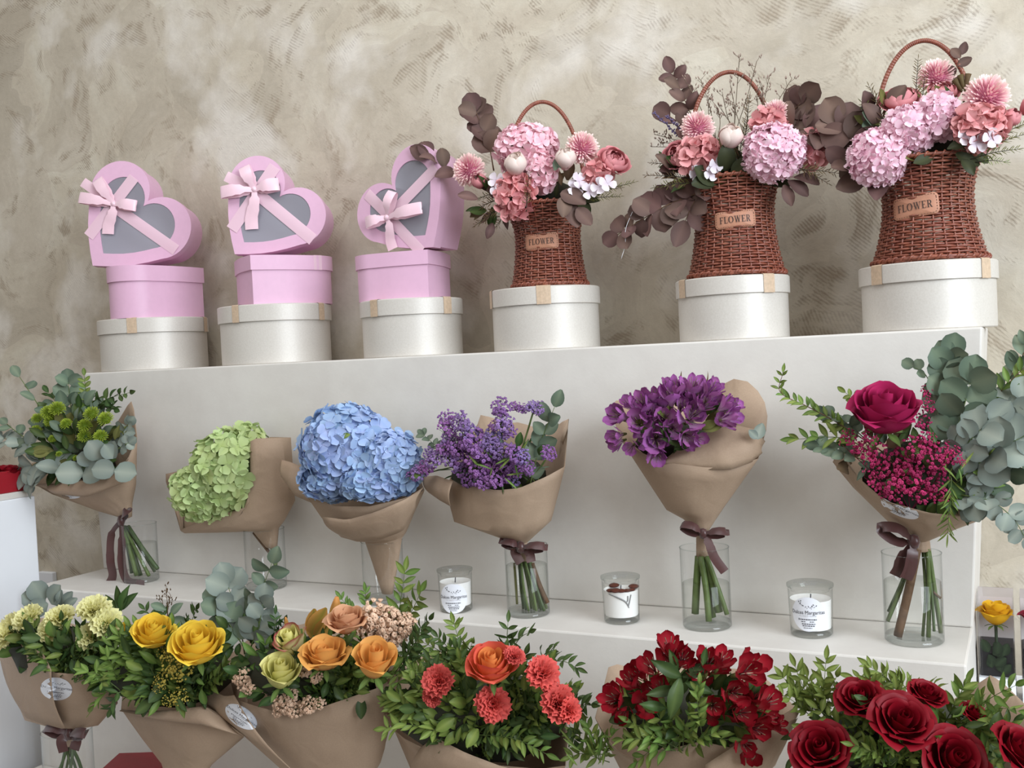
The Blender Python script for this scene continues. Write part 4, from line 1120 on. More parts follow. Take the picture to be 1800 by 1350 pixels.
fern(t, (1390, 300), (1470, 304), Y, .07, M_DRYF, 20, 5); fern(t, (1390, 290), (1455, 322), Y, .06, M_DRYF, 18, 5); fern(t, (1308, 262), (1318, 168), Y, .03, M_DRYF, 15, 4.5); fern(t, (1296, 300), (1310, 210), Y, .08, M_DRYF, 15, 5); fern(t, (1328, 240), (1345, 180), Y, .03, M_DRYF, 13, 5)
pom(t, 1226, 226, Y, .05, 30, (-.2, .45, 1)); pom(t, 1362, 200, Y, .02, 24, (.1, .6, 1))
place_rose(t, K_PEO, at(1196, 280, Y, .06, 28, (-.4, .4, .8)), 'peony', False); hydrangea(t, 1234, 276, Y, .08, 36, 29, 28, FK_D, 24, 20, core_mat=M_DKCORE)
for a in ((1258, 290), (1250, 303), (1222, 305)): obj('floret', random.choice(FK_W), t, None, at(*a, Y, .11, 15, (.3, -.2, 1)))
place_rose(t, K_CRM, at(1279, 262, Y, .09, 33, (.1, .8, .75)), 'cream_bud', False)
hydrangea(t, 1352, 216, Y, .04, 28, 20, 20, FK_D, 14, 18, core_mat=M_DKCORE); hydrangea(t, 1360, 268, Y, .08, 53, 48, 46, FK_L, 80, 15)
hydrangea(t, 1430, 262, Y, .03, 20, 30, 20, FK_D, 12, 16, core_mat=M_DKCORE)
# --- right basket
x, Y, z, Rr = BK[2]
t = thing('flower_arrangement', 'pink silk flowers with two large pompom blooms in the rightmost basket', 'flower arrangement', T((x, Y, z)))
mound(t, 1640, 265, 76, 38, Y, 0.0, M_DKCORE)
sprig(t, [(1560, 300, .05), (1510, 265, .06), (1476, 215, .06)], Y, 'round', M_DRY, 54, 24, M_WOOD, 1.5, 'opp', 0.3, 55, 'dried_sprig', 0.1)
sprig(t, [(1575, 310, .05), (1530, 315, .07), (1492, 290, .07)], Y, 'egg', M_DRY, 52, 22, M_WOOD, 1.5, 'opp', 0.3, 60, 'dried_sprig', 0.1)
sprig(t, [(1664, 200, 0), (1676, 140, 0), (1690, 96, 0)], Y, 'egg', M_DRY, 24, 13, M_WOOD, 1.0, 'alt', 0.45, 60, 'dried_sprig', 0.1)
fern(t, (1560, 230), (1528, 152), Y, .04, M_DRYF, 20, 5.5); fern(t, (1570, 240), (1515, 180), Y, .05, M_OLIVE, 20, 6); fern(t, (1608, 200), (1614, 104), Y, .02, M_DRYF, 18, 5); fern(t, (1620, 190), (1626, 130), Y, .03, M_OLIVE, 15, 5)
fern(t, (1560, 250), (1540, 168), Y, .05, M_DRYF, 18, 5)
for a in ((1695, 150, 1688, 132), (1697, 150, 1702, 130), (1692, 155, 1678, 140)):
    p0 = P(1694, 190, Y-.02); p1 = P(a[0], a[1]+8, Y-.02); p2 = P(a[2], a[3], Y-.02); s = MPP(p0)
    mb = MB(); mb.tube([p0, p1, p1.lerp(p2, .3), p1.lerp(p2, .7), p2], [1*s, 1.2*s, 4*s, 4.5*s, 6*s], 6, t=[0, .3, .5, .8, 1]); obj('seed_pod', mb.mesh('seed_pod'), t, M_DRYF)
fill(t, 1555, 215, 34, 34, Y, .03, 14, 42, [M_EUCD, M_DRY, M_OLIVE], ('egg', 'oval')); fill(t, 1650, 255, 84, 30, Y, .05, 40, 40, [M_DKLEAF, M_DKLEAF, M_DRYF, M_OLIVE]); fill(t, 1690, 190, 40, 34, Y, .02, 16, 36, [M_RUSD, M_OLIVE])
fern(t, (1700, 275), (1800, 236), Y, .08, M_OLIVE, 20, 4.5); fern(t, (1705, 280), (1790, 262), Y, .09, M_OLIVE, 20, 4.5); fern(t, (1715, 285), (1770, 285), Y, .09, M_RUS, 14, 4.5); fern(t, (1740, 250), (1808, 215), Y, .06, M_OLIVE, 18, 4.5)
hydrangea(t, 1545, 278, Y, .09, 52, 47, 44, FK_L, 76, 16); hydrangea(t, 1598, 228, Y, .08, 46, 40, 38, FK_L, 56, 16); hydrangea(t, 1648, 205, Y, .07, 38, 38, 34, FK_L, 48, 17)
place_rose(t, K_PEO, at(1582, 190, Y, .03, 34, (-.3, .8, .7)), 'peony', False); place_rose(t, K_PEO, at(1655, 172, Y, .02, 26, (0, .7, .7)), 'peony', False)
pom(t, 1645, 138, Y, .0, 33, (0, .6, 1)); pom(t, 1733, 172, Y, .06, 40, (.15, .4, 1))
hydrangea(t, 1722, 222, Y, .09, 40, 32, 30, FK_D, 26, 22, core_mat=M_DKCORE); place_rose(t, K_TUL, at(1764, 220, Y, .06, 24, (.5, .6, .7)), 'tulip', False); place_rose(t, K_TUL, at(1795, 200, Y, .04, 26, (.5, .6, .7)), 'tulip', False)
for a in ((1742, 244), (1698, 238), (1716, 252)): obj('floret', random.choice(FK_W), t, None, at(*a, Y, .12, 18, (.1, -.1, 1)))
for a in ((1680, 270, 50, -30), (1690, 280, 40, -60), (1640, 275, 44, 200), (1665, 262, 40, 10)): loose_leaf(t, a[0], a[1], Y, .10, a[2]*.9, a[3], M_DKLEAF, 'oval', .2)
# ------------------------------------------------------------------ glass vases and candles on the middle shelf
M_GLASS = thin_glass('clear_glass', (0.992, 0.995, 0.993), (0.52, 0.56, 0.55), 1.5, 0.02, 0.7)
M_GBASE = thin_glass('thick_glass_base', (0.965, 0.98, 0.972), (0.5, 0.55, 0.54), 1.5, 0.02, 0.6)
M_WATER = thin_glass('water', (0.985, 0.99, 0.978), (0.6, 0.64, 0.58), 1.33, 0.0, 0.6)
M_WAX = simple('white_wax', (236, 234, 230), 0.5)
def vase(x0, x1, yb, ytop, ywater, label, z0=0.0, pos=None, name_group='cylinder vases'):
    pc = (x0+x1)/2
    c = PZ(pc, yb-.25*(x1-x0)/2, z0) if pos is None else Vector(pos)
    s = MPP(c); r = (x1-x0)/2*s; h = (yb-.25*(x1-x0)/2-ytop)*s
    M = T((c.x, c.y, z0+0.0005)); t = thing('glass_vase', label, 'vase', M, name_group)
    mb = MB(); mb.lathe([(0.0, 0.0), (r-0.003, 0.0), (r, 0.003), (r, h)], 56)
    g = obj('glass', mb.mesh('vase_wall', True, None, 50), t, M_GLASS, M)
    mb = MB(); mb.tube([(r*math.cos(2*PI*i/56), r*math.sin(2*PI*i/56), h) for i in range(56)], 0.0011, 6, closed=True); obj('rim', mb.mesh('vase_rim'), g, M_GBASE, M)
    mb = MB(); mb.lathe([(r-0.0012, 0.002), (r-0.0012, 0.012), (r-0.008, 0.010), (0, 0.0095)], 56); obj('base', mb.mesh('vase_base'), g, M_GBASE, M)
    if ywater:
        hw = h*(yb-ywater)/(yb-ytop); rr = r-0.0022
        mb = MB(); mb.lathe([(rr, 0.013), (rr, hw-0.001), (rr-0.001, hw), (0, hw)], 56); obj('water', mb.mesh('vase_water', True, None, 60), t, M_WATER, M)
    return (c.x, c.y, r, h)
V = [vase(219, 279, 1028, 920, 957, 'glass vase at the far left of the shelf with a ribbon hanging beside it'),
     vase(434, 504, 1041, 929, None, 'empty-looking clear vase below the green hydrangea'),
     vase(640, 712, 1066, 950, None, 'clear vase below the blue hydrangea holding a paper-wrapped stem'),
     vase(892, 967, 1088, 957, 994, 'water-filled glass vase beside the first candle, below purple statice'),
     vase(1201, 1286, 1111, 961, 1028, 'water-filled glass vase with thick pale green stems between two candles'),
     vase(1558, 1657, 1138, 970, 1024, 'water-filled glass vase with brown woody stems at the right end')]
def candle(x0, x1, yb, ytop, label, stick=None, decor=False):
    pc = (x0+x1)/2; c = PZ(pc, yb-.25*(x1-x0)*0.45, 0); s = MPP(c); R = (x1-x0)/2*s; h = (yb-.25*(x1-x0)*.45-ytop-3)*s; r = R*0.9
    fx = Vector((CAM.x-c.x, CAM.y-c.y, 0)).normalized(); phi = math.atan2(fx.x, -fx.y)
    M = T((c.x, c.y, 0.0005)) @ Matrix.Rotation(phi, 4, 'Z'); t = thing('jar_candle', label, 'candle', M, 'candles in glass jars')
    def rad(z): return r+(R*0.96-r)*(z/h)
    hl = h*0.90
    mb = MB(); mb.lathe([(0, 0), (r-0.003, 0), (r, 0.003), (rad(hl), hl)], 48); j = obj('jar', mb.mesh('candle_jar', True, None, 50), t, M_GLASS, M)
    mb = MB(); mb.lathe([(r-0.001, 0.002), (r-0.0005, 0.013), (0, 0.0125)], 48); obj('base', mb.mesh('candle_base'), j, M_GBASE, M)
    mb = MB(); zt = h*0.70; mb.lathe([(0, 0.014), (rad(0)-0.003, 0.014), (rad(zt)-0.003, zt), (rad(zt)-0.008, zt-0.003), (0, zt-0.004)], 48); w = obj('wax', mb.mesh('candle_wax', True, None, 50), t, M_WAX, M)
    mb = MB(); mb.tube([(0, 0, zt-0.004), (0.001, 0, zt+0.008)], 0.0012, 6); obj('wick', mb.mesh('wick'), w, M_INK, M)
    mb = MB(); mb.lathe([(rad(hl)-0.006, hl-0.005), (rad(hl)-0.004, hl+0.002), (R, hl+0.004), (R, hl+0.009), (R-0.003, h), (0, h)], 48); lid = obj('lid', mb.mesh('candle_lid', True, None, 50), t, M_GBASE, M)
    # printed film on the lid
    def lidf(u, v, l): return M @ Vector((u*R*0.7, v*R*0.7, h+l+0.0005))
    mb = MB(); mb.v = [tuple(lidf(x, y, 0.0004)) for x, y, z in PRINT.v]; mb.f = list(PRINT.f); mb.mi = list(PRINT.mi); mb.t = [0]*len(mb.v); obj('lid_print', mb.mesh('lid_print', False, [M_INK2, M_INK2]), lid)
    if stick:
        sx, sy, sr = stick; zc = (yb-6-sy)*s; rr = sr*s; ua = math.asin((sx-pc)/( (x1-x0)/2)*0.95)
        def f(u, v, l):
            q = rad(zc+v*rr)+0.0006+l; a = ua+u*rr/q; return M @ Vector((q*math.sin(a), -q*math.cos(a), zc+v*rr))
        sticker(t, f)
    if decor:
        M_SL = petal('dried_fruit', (104, 56, 42), (74, 40, 34), trans=0.1); M_GS = simple('grey_sprig', (140, 140, 140), 0.7)
        for k, (a, zz, sc) in enumerate(((-.75, .725, .010), (-.35, .735, .012), (.05, .73, .010), (.45, .725, .009), (.85, .725, .008), (2.0, .72, .012), (3.6, .72, .012))):
            q = rad(zt)*0.78; mb = MB(); mb.lathe([(0, -.2), (.8, -.16), (1, 0), (.8, .16), (0, .2)], 12, [0, .3, 1, .3, 0])
            obj('dried_slice', mb.mesh('dried_slice'), w, M_SL, M @ T((q*math.sin(a), -q*math.cos(a), h*zz)) @ Matrix.Rotation(0.12, 4, 'X') @ SC(sc))
        def g(a, zz): q = rad(zz)-0.0018; return (q*math.sin(a), -q*math.cos(a), zz)
        mb = MB(); mb.tube(spline([g(-.75, h*.66), g(-.2, h*.60), g(.25, h*.5), g(.45, h*.36)], 14), [.0008+.0009*math.sin(i/13*PI) for i in range(14)], 5)
        mb.tube(spline([g(.4, h*.62), g(.38, h*.52), g(.25, h*.48)], 8), .0012, 5); mb.tube(spline([g(.6, h*.64), g(.5, h*.5), g(.42, h*.40)], 8), .0011, 5)
        obj('embedded_sprig', mb.mesh('embedded_sprig'), w, M_GS, M)
candle(771, 834, 1079, 996, 'labelled candle jar between the blue hydrangea and the purple statice', (797, 1047, 26))
candle(1059, 1128, 1099, 1008, 'candle jar without a label, with dried slices set in its wax', None, True)
candle(1387, 1467, 1123, 1021, 'labelled candle jar near the right end of the shelf', (1421, 1074, 30))
# ------------------------------------------------------------------ wrapped bouquets of the middle row
M_MUM = petal('green_mum_petal', (96, 120, 28), (166, 184, 66), rough=0.6, trans=0.15, var=0.1)
MUM = []
for q in range(2):
    me = daisy_mum_mesh(q).mesh('green_mum'); me.materials.append(M_MUM); MUM.append(me)
GROUP_B = 'paper-wrapped bouquets'
def bouquet(label, px, py, Y): return thing('bouquet', label, 'bouquet', T(P(px, py, Y)), GROUP_B)
def discs(t, Y, lst, mat, kind='round'):
    for px, py, dy, ln, ang in lst: loose_leaf(t, px, py, Y, dy, ln, ang, mat, kind, rnd(-.1, .3))

# --- 1 green chrysanthemums and eucalyptus
Y = V[0][1]
t = bouquet('bouquet of small green chrysanthemums with grey-green eucalyptus, far left', 250, 1015, Y)
f, b, d = small_ring(206, 232, 908, Y, 3)
w1 = wrap(t, [(f, b, d), ([(172, 898), (200, 890), (232, 884)], [(232, 884), (205, 882), (172, 896)], .03), ([(92, 868), (120, 866), (180, 868), (238, 852)], [(246, 838), (180, 832), (100, 850)], .06),
         ([(25, 829), (55, 852), (88, 850), (140, 848), (190, 842), (224, 808), (241, 768)], [(240, 733), (230, 703), (190, 770), (120, 790), (60, 812)], .085)], Y, folds=0.03)
sheet(t, [(84, 850), (190, 842), (226, 806)], [(96, 868), (150, 874), (236, 842)], Y, [.07, .095, .06], [.085, .10, .07], 'paper_fold', bulge=.012)
paper_sticker(t, w1, 118, 868, 24, 8, -0.15)
mound(t, 145, 812, 56, 30, Y, 0.0, M_DKCORE, 'foliage_core')
stems(t, [(212, 925), (216, 925), (220, 925), (222, 925), (225, 925), (218, 925)], [(232, 1008), (240, 1012, .02), (247, 1012), (272, 1005, -.01), (277, 1000, .01), (262, 1012, .02)], Y, 3.2, jag=3)
sprig(t, [(100, 780, .05), (78, 730, .05), (46, 680, .05), (34, 662, .05)], Y, 'egg', M_EUCD, 36, 26, M_STEM, 1.2, 'alt', 0.3, 55, 'eucalyptus_sprig')
sprig(t, [(135, 770, .0), (125, 720, .0), (120, 672, .0)], Y, 'round', M_EUCD, 36, 20, M_STEM, 1.2, 'opp', 0.4, 60, 'eucalyptus_sprig')
sprig(t, [(150, 740, .02), (150, 690, .02), (148, 660, .02)], Y, 'oval', M_RUS, 20, 11, M_STEM, 1, 'opp', 0.3, 52, 'leafy_sprig')
sprig(t, [(165, 740, .02), (182, 705, .02), (228, 690, .02)], Y, 'oval', M_RUSD, 24, 11, M_STEM, 1, 'opp', 0.25, 50, 'leafy_sprig')
sprig(t, [(150, 740, .0), (160, 710, .0), (200, 720, .02)], Y, 'oval', M_RUSD, 26, 13, M_STEM, 1, 'opp', 0.2, 50, 'leafy_sprig'); sprig(t, [(120, 750, 0), (100, 710, 0), (85, 690, 0)], Y, 'oval', M_RUSD, 26, 13, M_STEM, 1, 'opp', 0.2, 50, 'leafy_sprig')
sprig(t, [(100, 800, .06), (55, 785, .08), (5, 770, .08)], Y, 'round', M_EUC, 38, 22, M_STEM, 1.2, 'opp', 0.2, 65, 'eucalyptus_sprig'); sprig(t, [(110, 820, .07), (70, 812, .09), (32, 835, .09)], Y, 'egg', M_EUC, 44, 24, M_STEM, 1.2, 'opp', 0.15, 55, 'eucalyptus_sprig'); sprig(t, [(115, 840, .08), (95, 820, .1), (60, 850, .1)], Y, 'egg', M_EUC, 40, 24, M_STEM, 1.2, 'opp', 0.2, 55, 'eucalyptus_sprig')
sprig(t, [(60, 780, .06), (30, 760, .07), (12, 745, .07)], Y, 'egg', M_EUCD, 30, 20, M_STEM, 1.2, 'alt', 0.2, 55, 'eucalyptus_sprig')
sprig(t, [(190, 790, .06), (215, 760, .06), (226, 745, .06)], Y, 'round', M_EUC, 30, 17, M_STEM, 1.2, 'opp', 0.3, 65, 'eucalyptus_sprig'); sprig(t, [(180, 800, .08), (205, 790, .09), (226, 778, .08)], Y, 'round', M_EUC, 26, 16, M_STEM, 1.2, 'opp', 0.3, 65, 'eucalyptus_sprig')
fill(t, 140, 785, 66, 50, Y, .07, 120, 30, [M_RUSD, M_RUSD, M_EUCD, M_OLIVE], ('lance', 'oval')); fill(t, 135, 740, 60, 30, Y, .03, 26, 30, [M_RUSD, M_EUCD], ('lance', 'egg'))
discs(t, Y, [(147, 833, .12, 46, 178), (145, 834, .125, 44, 5), (203, 828, .12, 40, 175), (201, 828, .125, 42, -5), (178, 808, .11, 40, 120), (196, 806, .11, 34, 75), (200, 806, .11, 30, 120), (165, 812, .105, 30, 160), (172, 815, .105, 30, 30)], M_EUC)
for x, y, r in ((162, 729, 15), (187, 738, 15), (149, 749, 13), (149, 768, 13), (177, 768, 13), (86, 727, 15), (101, 720, 15), (90, 741, 13), (117, 746, 11), (64, 757, 10), (93, 772, 8), (66, 737, 11), (104, 799, 6), (134, 806, 6), (160, 785, 8)):
    obj('chrysanthemum', random.choice(MUM), t, None, at(x, y, Y, .10, r, (rnd(-.3, .3), .75, .7)))
ribbon_bow(t, (213, 915), Y, .025, [(224, 898, 0.01, 3)], [[(196, 940), (194, 985, .01), (198, 1012), (189, 1031)], [(214, 950, .01), (214, 990, .01), (224, 1020, .01), (254, 1028, .02)]], 15, 9)

# --- 2 green hydrangea
Y = V[1][1]
M_HGREEN = petal('green_hydrangea_petal', (176, 194, 124), (192, 208, 150), rough=0.55, trans=0.2, var=0.12, hue=0.015)
FK_G = floret_kit('green', M_HGREEN, 0.03, 4, 1.1, 0.22)
t = bouquet('single green hydrangea head in brown paper, facing left', 485, 1000, Y)
f, b, d = small_ring(467, 487, 962, Y, 2)
wrap(t, [(f, b, d), ([(444, 934), (470, 934), (490, 928)], [(490, 926), (468, 922), (444, 932)], .025), ([(380, 936), (450, 930), (500, 914)], [(512, 896), (450, 880), (380, 920)], .05), ([(325, 937), (400, 925), (470, 900), (518, 880)], [(515, 840), (430, 800), (318, 880)], .065),
         ([(317, 932), (345, 918), (438, 890), (440, 830), (440, 771), (476, 770), (511, 769)], [(511, 769), (470, 768), (400, 790), (330, 825), (287, 834), (300, 870), (306, 898)], .07)], Y, folds=0.012)
skipg = lambda x, y: x > 452 and y > 765
hydrangea(t, 405, 828, Y, .04, 72, 72, 62, FK_G, 96, 17, skip=skipg); hydrangea(t, 372, 862, Y, .055, 68, 52, 50, FK_G, 78, 17, skip=skipg); hydrangea(t, 432, 785, Y, .01, 42, 38, 38, FK_G, 40, 16, skip=skipg)
stems(t, [(476, 955), (480, 960)], [(487, 1010), (484, 1006)], Y, 3.2, jag=5); stems(t, [(446, 936)], [(476, 974)], Y, 2.4, M_WOOD)
mb = MB(); M0 = T(P(481, 968, Y)); 

# --- 3 blue hydrangea
Y = V[2][1]
M_HBLUE = petal('blue_hydrangea_petal', (178, 194, 226), (172, 194, 226), cm=(158, 182, 220), rough=0.55, trans=0.2, var=0.12, hue=0.015)
FK_B = floret_kit('blue', M_HBLUE, 0.03, 4, 1.1, 0.2)
t = bouquet('large blue hydrangea head in brown paper', 680, 1050, Y)
f, b, d = small_ring(672, 690, 1044, Y, 1)
w3 = wrap(t, [(f, b, d), ([(655, 990), (680, 992), (700, 988)], [(700, 986), (680, 982), (655, 988)], .014), ([(642, 952), (676, 954), (706, 946)], [(706, 944), (676, 942), (642, 950)], .022), ([(600, 944), (628, 952), (676, 948), (714, 934)], [(716, 926), (660, 920), (600, 940)], .045), ([(566, 910), (620, 925), (690, 920), (730, 896)], [(732, 880), (650, 860), (560, 890)], .075),
         ([(540, 872), (590, 890), (650, 890), (710, 876), (746, 862)], [(744, 826), (690, 800), (600, 790), (540, 830), (532, 850)], .09)], Y, folds=0.015)
sheet(t, [(495, 808), (510, 812), (530, 820)], [(503, 850), (520, 872), (548, 884)], Y, [.02, .05, .05], [.03, .06, .07], 'paper_flap', bulge=.015)
sheet(t, [(566, 908), (610, 914), (660, 900), (712, 878), (745, 856)], [(592, 938), (625, 951), (668, 948), (708, 934), (730, 892)], Y, [.082, .10, .105, .095, .06], [.05, .058, .06, .052, .07], 'paper_flap', bulge=.012)
hydrangea(t, 612, 790, Y, .04, 84, 78, 68, FK_B, 118, 19); hydrangea(t, 690, 815, Y, .05, 52, 56, 48, FK_B, 62, 18); hydrangea(t, 585, 842, Y, .065, 56, 36, 40, FK_B, 48, 18); hydrangea(t, 655, 850, Y, .085, 52, 28, 32, FK_B, 40, 18)
discs(t, Y, [(596, 766, .11, 22, -60), (600, 770, .11, 18, 20), (720, 842, .1, 24, 20)], M_RUS, 'oval')

# --- 4 purple statice
Y = V[3][1]
M_STAT = petal('statice_purple', (116, 92, 142), (160, 132, 188), rough=0.6, trans=0.15, var=0.18, hue=0.02)
M_STAT2 = petal('statice_violet', (126, 80, 140), (176, 124, 188), rough=0.6, trans=0.15, var=0.15, hue=0.02)
STAT = []
for q in range(4):
    me = cluster_mesh(q, 80, 1, 0.15, 0.85).mesh('statice', mats=[(M_STAT, M_STAT2)[q % 2], M_STEM]); STAT.append(me)
t = bouquet('bouquet of purple statice spikes in brown paper', 930, 1070, Y)
f, b, d = small_ring(905, 936, 985, Y, 2); f2, b2, d2 = small_ring(900, 927, 953, Y, 3)
wrap(t, [(f, b, d), (f2, b2, d2), ([(799, 917), (850, 932), (901, 938), (936, 928), (968, 915)], [(968, 912), (890, 895), (800, 912)], .065), ([(791, 886), (850, 900), (920, 900), (980, 870)], [(985, 840), (890, 830), (790, 870)], .08),
         ([(788, 850), (796, 845), (872, 862), (913, 858), (960, 838), (993, 820)], [(997, 770), (1000, 733), (976, 751), (942, 752), (913, 742), (894, 744), (858, 732), (845, 729), (838, 750), (800, 800)], .09)], Y, folds=0.015)
sheet(t, [(744, 838), (768, 836), (796, 846)], [(754, 866), (774, 880), (792, 890)], Y, [.02, .05, .075], [.025, .055, .075], 'paper_flap', bulge=.012)
mound(t, 880, 835, 85, 36, Y, .02, M_DKCORE, 'foliage_core'); fill(t, 875, 815, 90, 36, Y, .06, 40, 28, [M_RUSD, M_EUCD, M_RUS], ('lance', 'thin', 'oval'))
sprig(t, [(930, 860, .06), (950, 780, .05), (975, 715, .05)], Y, 'egg', M_EUCD, 40, 28, M_STEM, 1.3, 'opp', 0.15, 40, 'eucalyptus_sprig', .2); sprig(t, [(800, 800, .03), (775, 790, .03), (745, 765, .03)], Y, 'egg', M_EUCD, 18, 12, M_STEM, 1, 'opp', 0.2, 55, 'eucalyptus_sprig', .2)
stt = [(880, 718, 17), (883, 745, 18), (872, 765, 16), (906, 716, 10), (920, 720, 10), (934, 716, 11), (948, 720, 12), (786, 738, 14), (784, 755, 14), (812, 744, 17), (822, 760, 18), (790, 775, 16), (805, 785, 20), (835, 778, 22), (850, 795, 22), (862, 782, 18), (880, 790, 20), (818, 805, 22), (795, 812, 18), (765, 810, 15), (750, 822, 14), (735, 833, 14), (725, 838, 10), (757, 800, 12), (840, 820, 22), (865, 815, 20), (890, 812, 20), (905, 800, 17), (918, 805, 14), (905, 828, 16), (832, 842, 18), (848, 850, 14), (870, 842, 18), (895, 838, 13), (928, 822, 11), (963, 799, 14), (900, 845, 12), (812, 830, 16), (780, 790, 13), (930, 830, 8), (870, 750, 10), (895, 760, 12)]
for x, y, r in stt: obj('statice_cluster', random.choice(STAT), t, None, at(x, y, Y, .065+rnd(0, .04)-(.03 if y < 740 else 0), r*1.12, (rnd(-.5, .5), .6, .8)))
for a, b2_ in (((884, 840), (882, 725)), ((905, 830), (938, 722)), ((925, 850), (962, 803)), ((800, 830), (788, 745)), ((830, 830), (815, 750)), ((800, 820), (735, 836))): stems(t, [(a[0], a[1], .05)], [(b2_[0], b2_[1], .06)], Y, 1.5, M_STEM, 4)
for k in range(10): loose_leaf(t, rnd(840, 930), rnd(800, 840), Y, .105, rnd(18, 34), rnd(0, 360), M_RUS, 'thin')
stems(t, [(912+2.2*i, 985, .01*((i % 3)-1)) for i in range(10)], [(920+4.6*i, 1070+(i % 3)*2, .014*((i % 3)-1)) for i in range(10)], Y, 2.6, jag=2); stems(t, [(904, 990)], [(909, 1062)], Y, 2.2, M_OLIVE, 2); stems(t, [(935, 990)], [(962, 1060)], Y, 4.2, M_WOOD, 5)
ribbon_bow(t, (915, 962), Y, .03, [(884, 952, .01, 5), (956, 962, .0, 5)], [[(905, 970), (915, 990, .012)], [(930, 972), (934, 988, .01)]], 16, 10)

# --- 5 purple alstroemeria
Y = V[4][1]
M_ALS = petal('purple_alstroemeria', (214, 180, 206), (152, 84, 146), cm=(172, 104, 168), rough=0.5, trans=0.2, var=0.16, hue=0.02); M_ALSC = petal('alstroemeria_throat', (120, 130, 70), (110, 50, 90), trans=0.1)
K_ALS = alstro_kit('purple_alstroemeria', M_ALS, M_ALS, M_ALSC)
t = bouquet('bouquet of purple alstroemeria in a tall paper cone', 1245, 1095, Y)
f, b, d = small_ring(1224, 1244, 980, Y, 2); f2, b2, d2 = small_ring(1224, 1246, 932, Y, 2)
wrap(t, [(f, b, d), (f2, b2, d2), ([(1201, 912), (1235, 918), (1258, 913)], [(1260, 910), (1230, 905), (1201, 911)], .02), ([(1172, 896), (1220, 902), (1272, 892)], [(1274, 888), (1220, 880), (1172, 892)], .038),
         ([(1090, 770), (1126, 795), (1164, 812), (1242, 822), (1290, 821), (1333, 806)], [(1345, 780), (1349, 732), (1342, 697), (1316, 671), (1290, 666), (1268, 677), (1220, 710), (1150, 700), (1070, 705), (1078, 740)], .085)], Y, folds=0.01)
sheet(t, [(1168, 808), (1210, 775), (1257, 751), (1294, 747), (1330, 756), (1345, 776)], [(1166, 816), (1210, 824), (1250, 826), (1290, 824), (1322, 812), (1340, 796)], Y, [.06, .05, .04, .035, .03, .0], [.07, .08, .08, .08, .06, .03], 'paper_fold', bulge=.018)
mound(t, 1185, 775, 70, 40, Y, .0, M_DKCORE, 'foliage_core')
fill(t, 1200, 745, 80, 44, Y, .05, 26, 34, [M_RUSD, M_OLIVE, M_RUS], ('lance', 'oval')); discs(t, Y, [(1175, 775, .1, 40, 120), (1185, 790, .1, 36, 20), (1200, 785, .1, 40, 160), (1262, 735, .06, 44, 70), (1255, 728, .06, 40, 100)], M_RUSD, 'lance'); discs(t, Y, [(1330, 772, .06, 30, 70), (1332, 770, .06, 22, 140)], M_EUC, 'egg'); discs(t, Y, [(1234, 754, .1, 34, 5), (1232, 752, .1, 30, 20)], M_OLIVE, 'oval')
for x, y, r, d in ((1090, 730, 32, (-.8, .3, .6)), (1085, 765, 26, (-.7, -.1, .7)), (1130, 712, 34, (-.4, .6, .6)), (1122, 745, 34, (-.3, .2, .9)), (1150, 770, 36, (-.1, -.1, 1)), (1152, 798, 28, (0, -.4, .9)), (1178, 700, 34, (-.1, .7, .6)), (1190, 688, 32, (0, .9, .5)), (1215, 684, 34, (.1, .9, .5)), (1245, 690, 30, (.3, .8, .5)), (1210, 735, 38, (.1, .3, 1)), (1205, 765, 30, (.2, -.2, .9)), (1165, 735, 30, (-.1, .3, .9)), (1272, 715, 28, (.6, .5, .6)), (1280, 735, 28, (.7, .2, .6)), (1235, 712, 30, (.2, .5, .8)), (1225, 770, 22, (.3, -.1, .8)), (1150, 700, 26, (-.2, .8, .5)), (1260, 740, 22, (.4, .3, .8)), (1105, 712, 24, (-.6, .7, .5)), (1142, 728, 26, (-.2, .4, .9)), (1180, 752, 26, (0, .1, 1)), (1110, 785, 22, (-.4, -.3, .8)), (1195, 715, 26, (0, .6, .8)), (1130, 770, 24, (-.2, 0, 1)), (1225, 700, 26, (.2, .7, .6))):
    q = Vector(d).normalized(); p = (x-q.x*r*0.5, y+q.y*r*0.5); place_alstro(t, K_ALS, at(p[0], p[1], Y, .085, r*1.3, d))
    if r > 25: place_alstro(t, K_ALS, at(p[0]+rnd(-16, 16), p[1]+rnd(-10, 12), Y, .075, r*1.15, (d[0]+rnd(-.3, .3), d[1]+rnd(-.3, .3), d[2])))
for a in ((1196, 662), (1240, 662), (1250, 668)): loose_leaf(t, a[0], a[1]+16, Y, .04, 26, 85, M_DRYF, 'thin')
stems(t, [(1228, 978), (1232, 978, .01), (1237, 978), (1242, 978, .01), (1240, 985)], [(1222, 1078), (1246, 1092, .02), (1252, 1084, -.02), (1278, 1080, .01), (1264, 1076)], Y, 6.2, M_STEM, 2)
ribbon_bow(t, (1236, 938), Y, .02, [(1200, 924, .01, 7), (1275, 936, .0, 5)], [[(1246, 955, .01), (1256, 980, .02), (1274, 1005, .02)]], 16, 9)

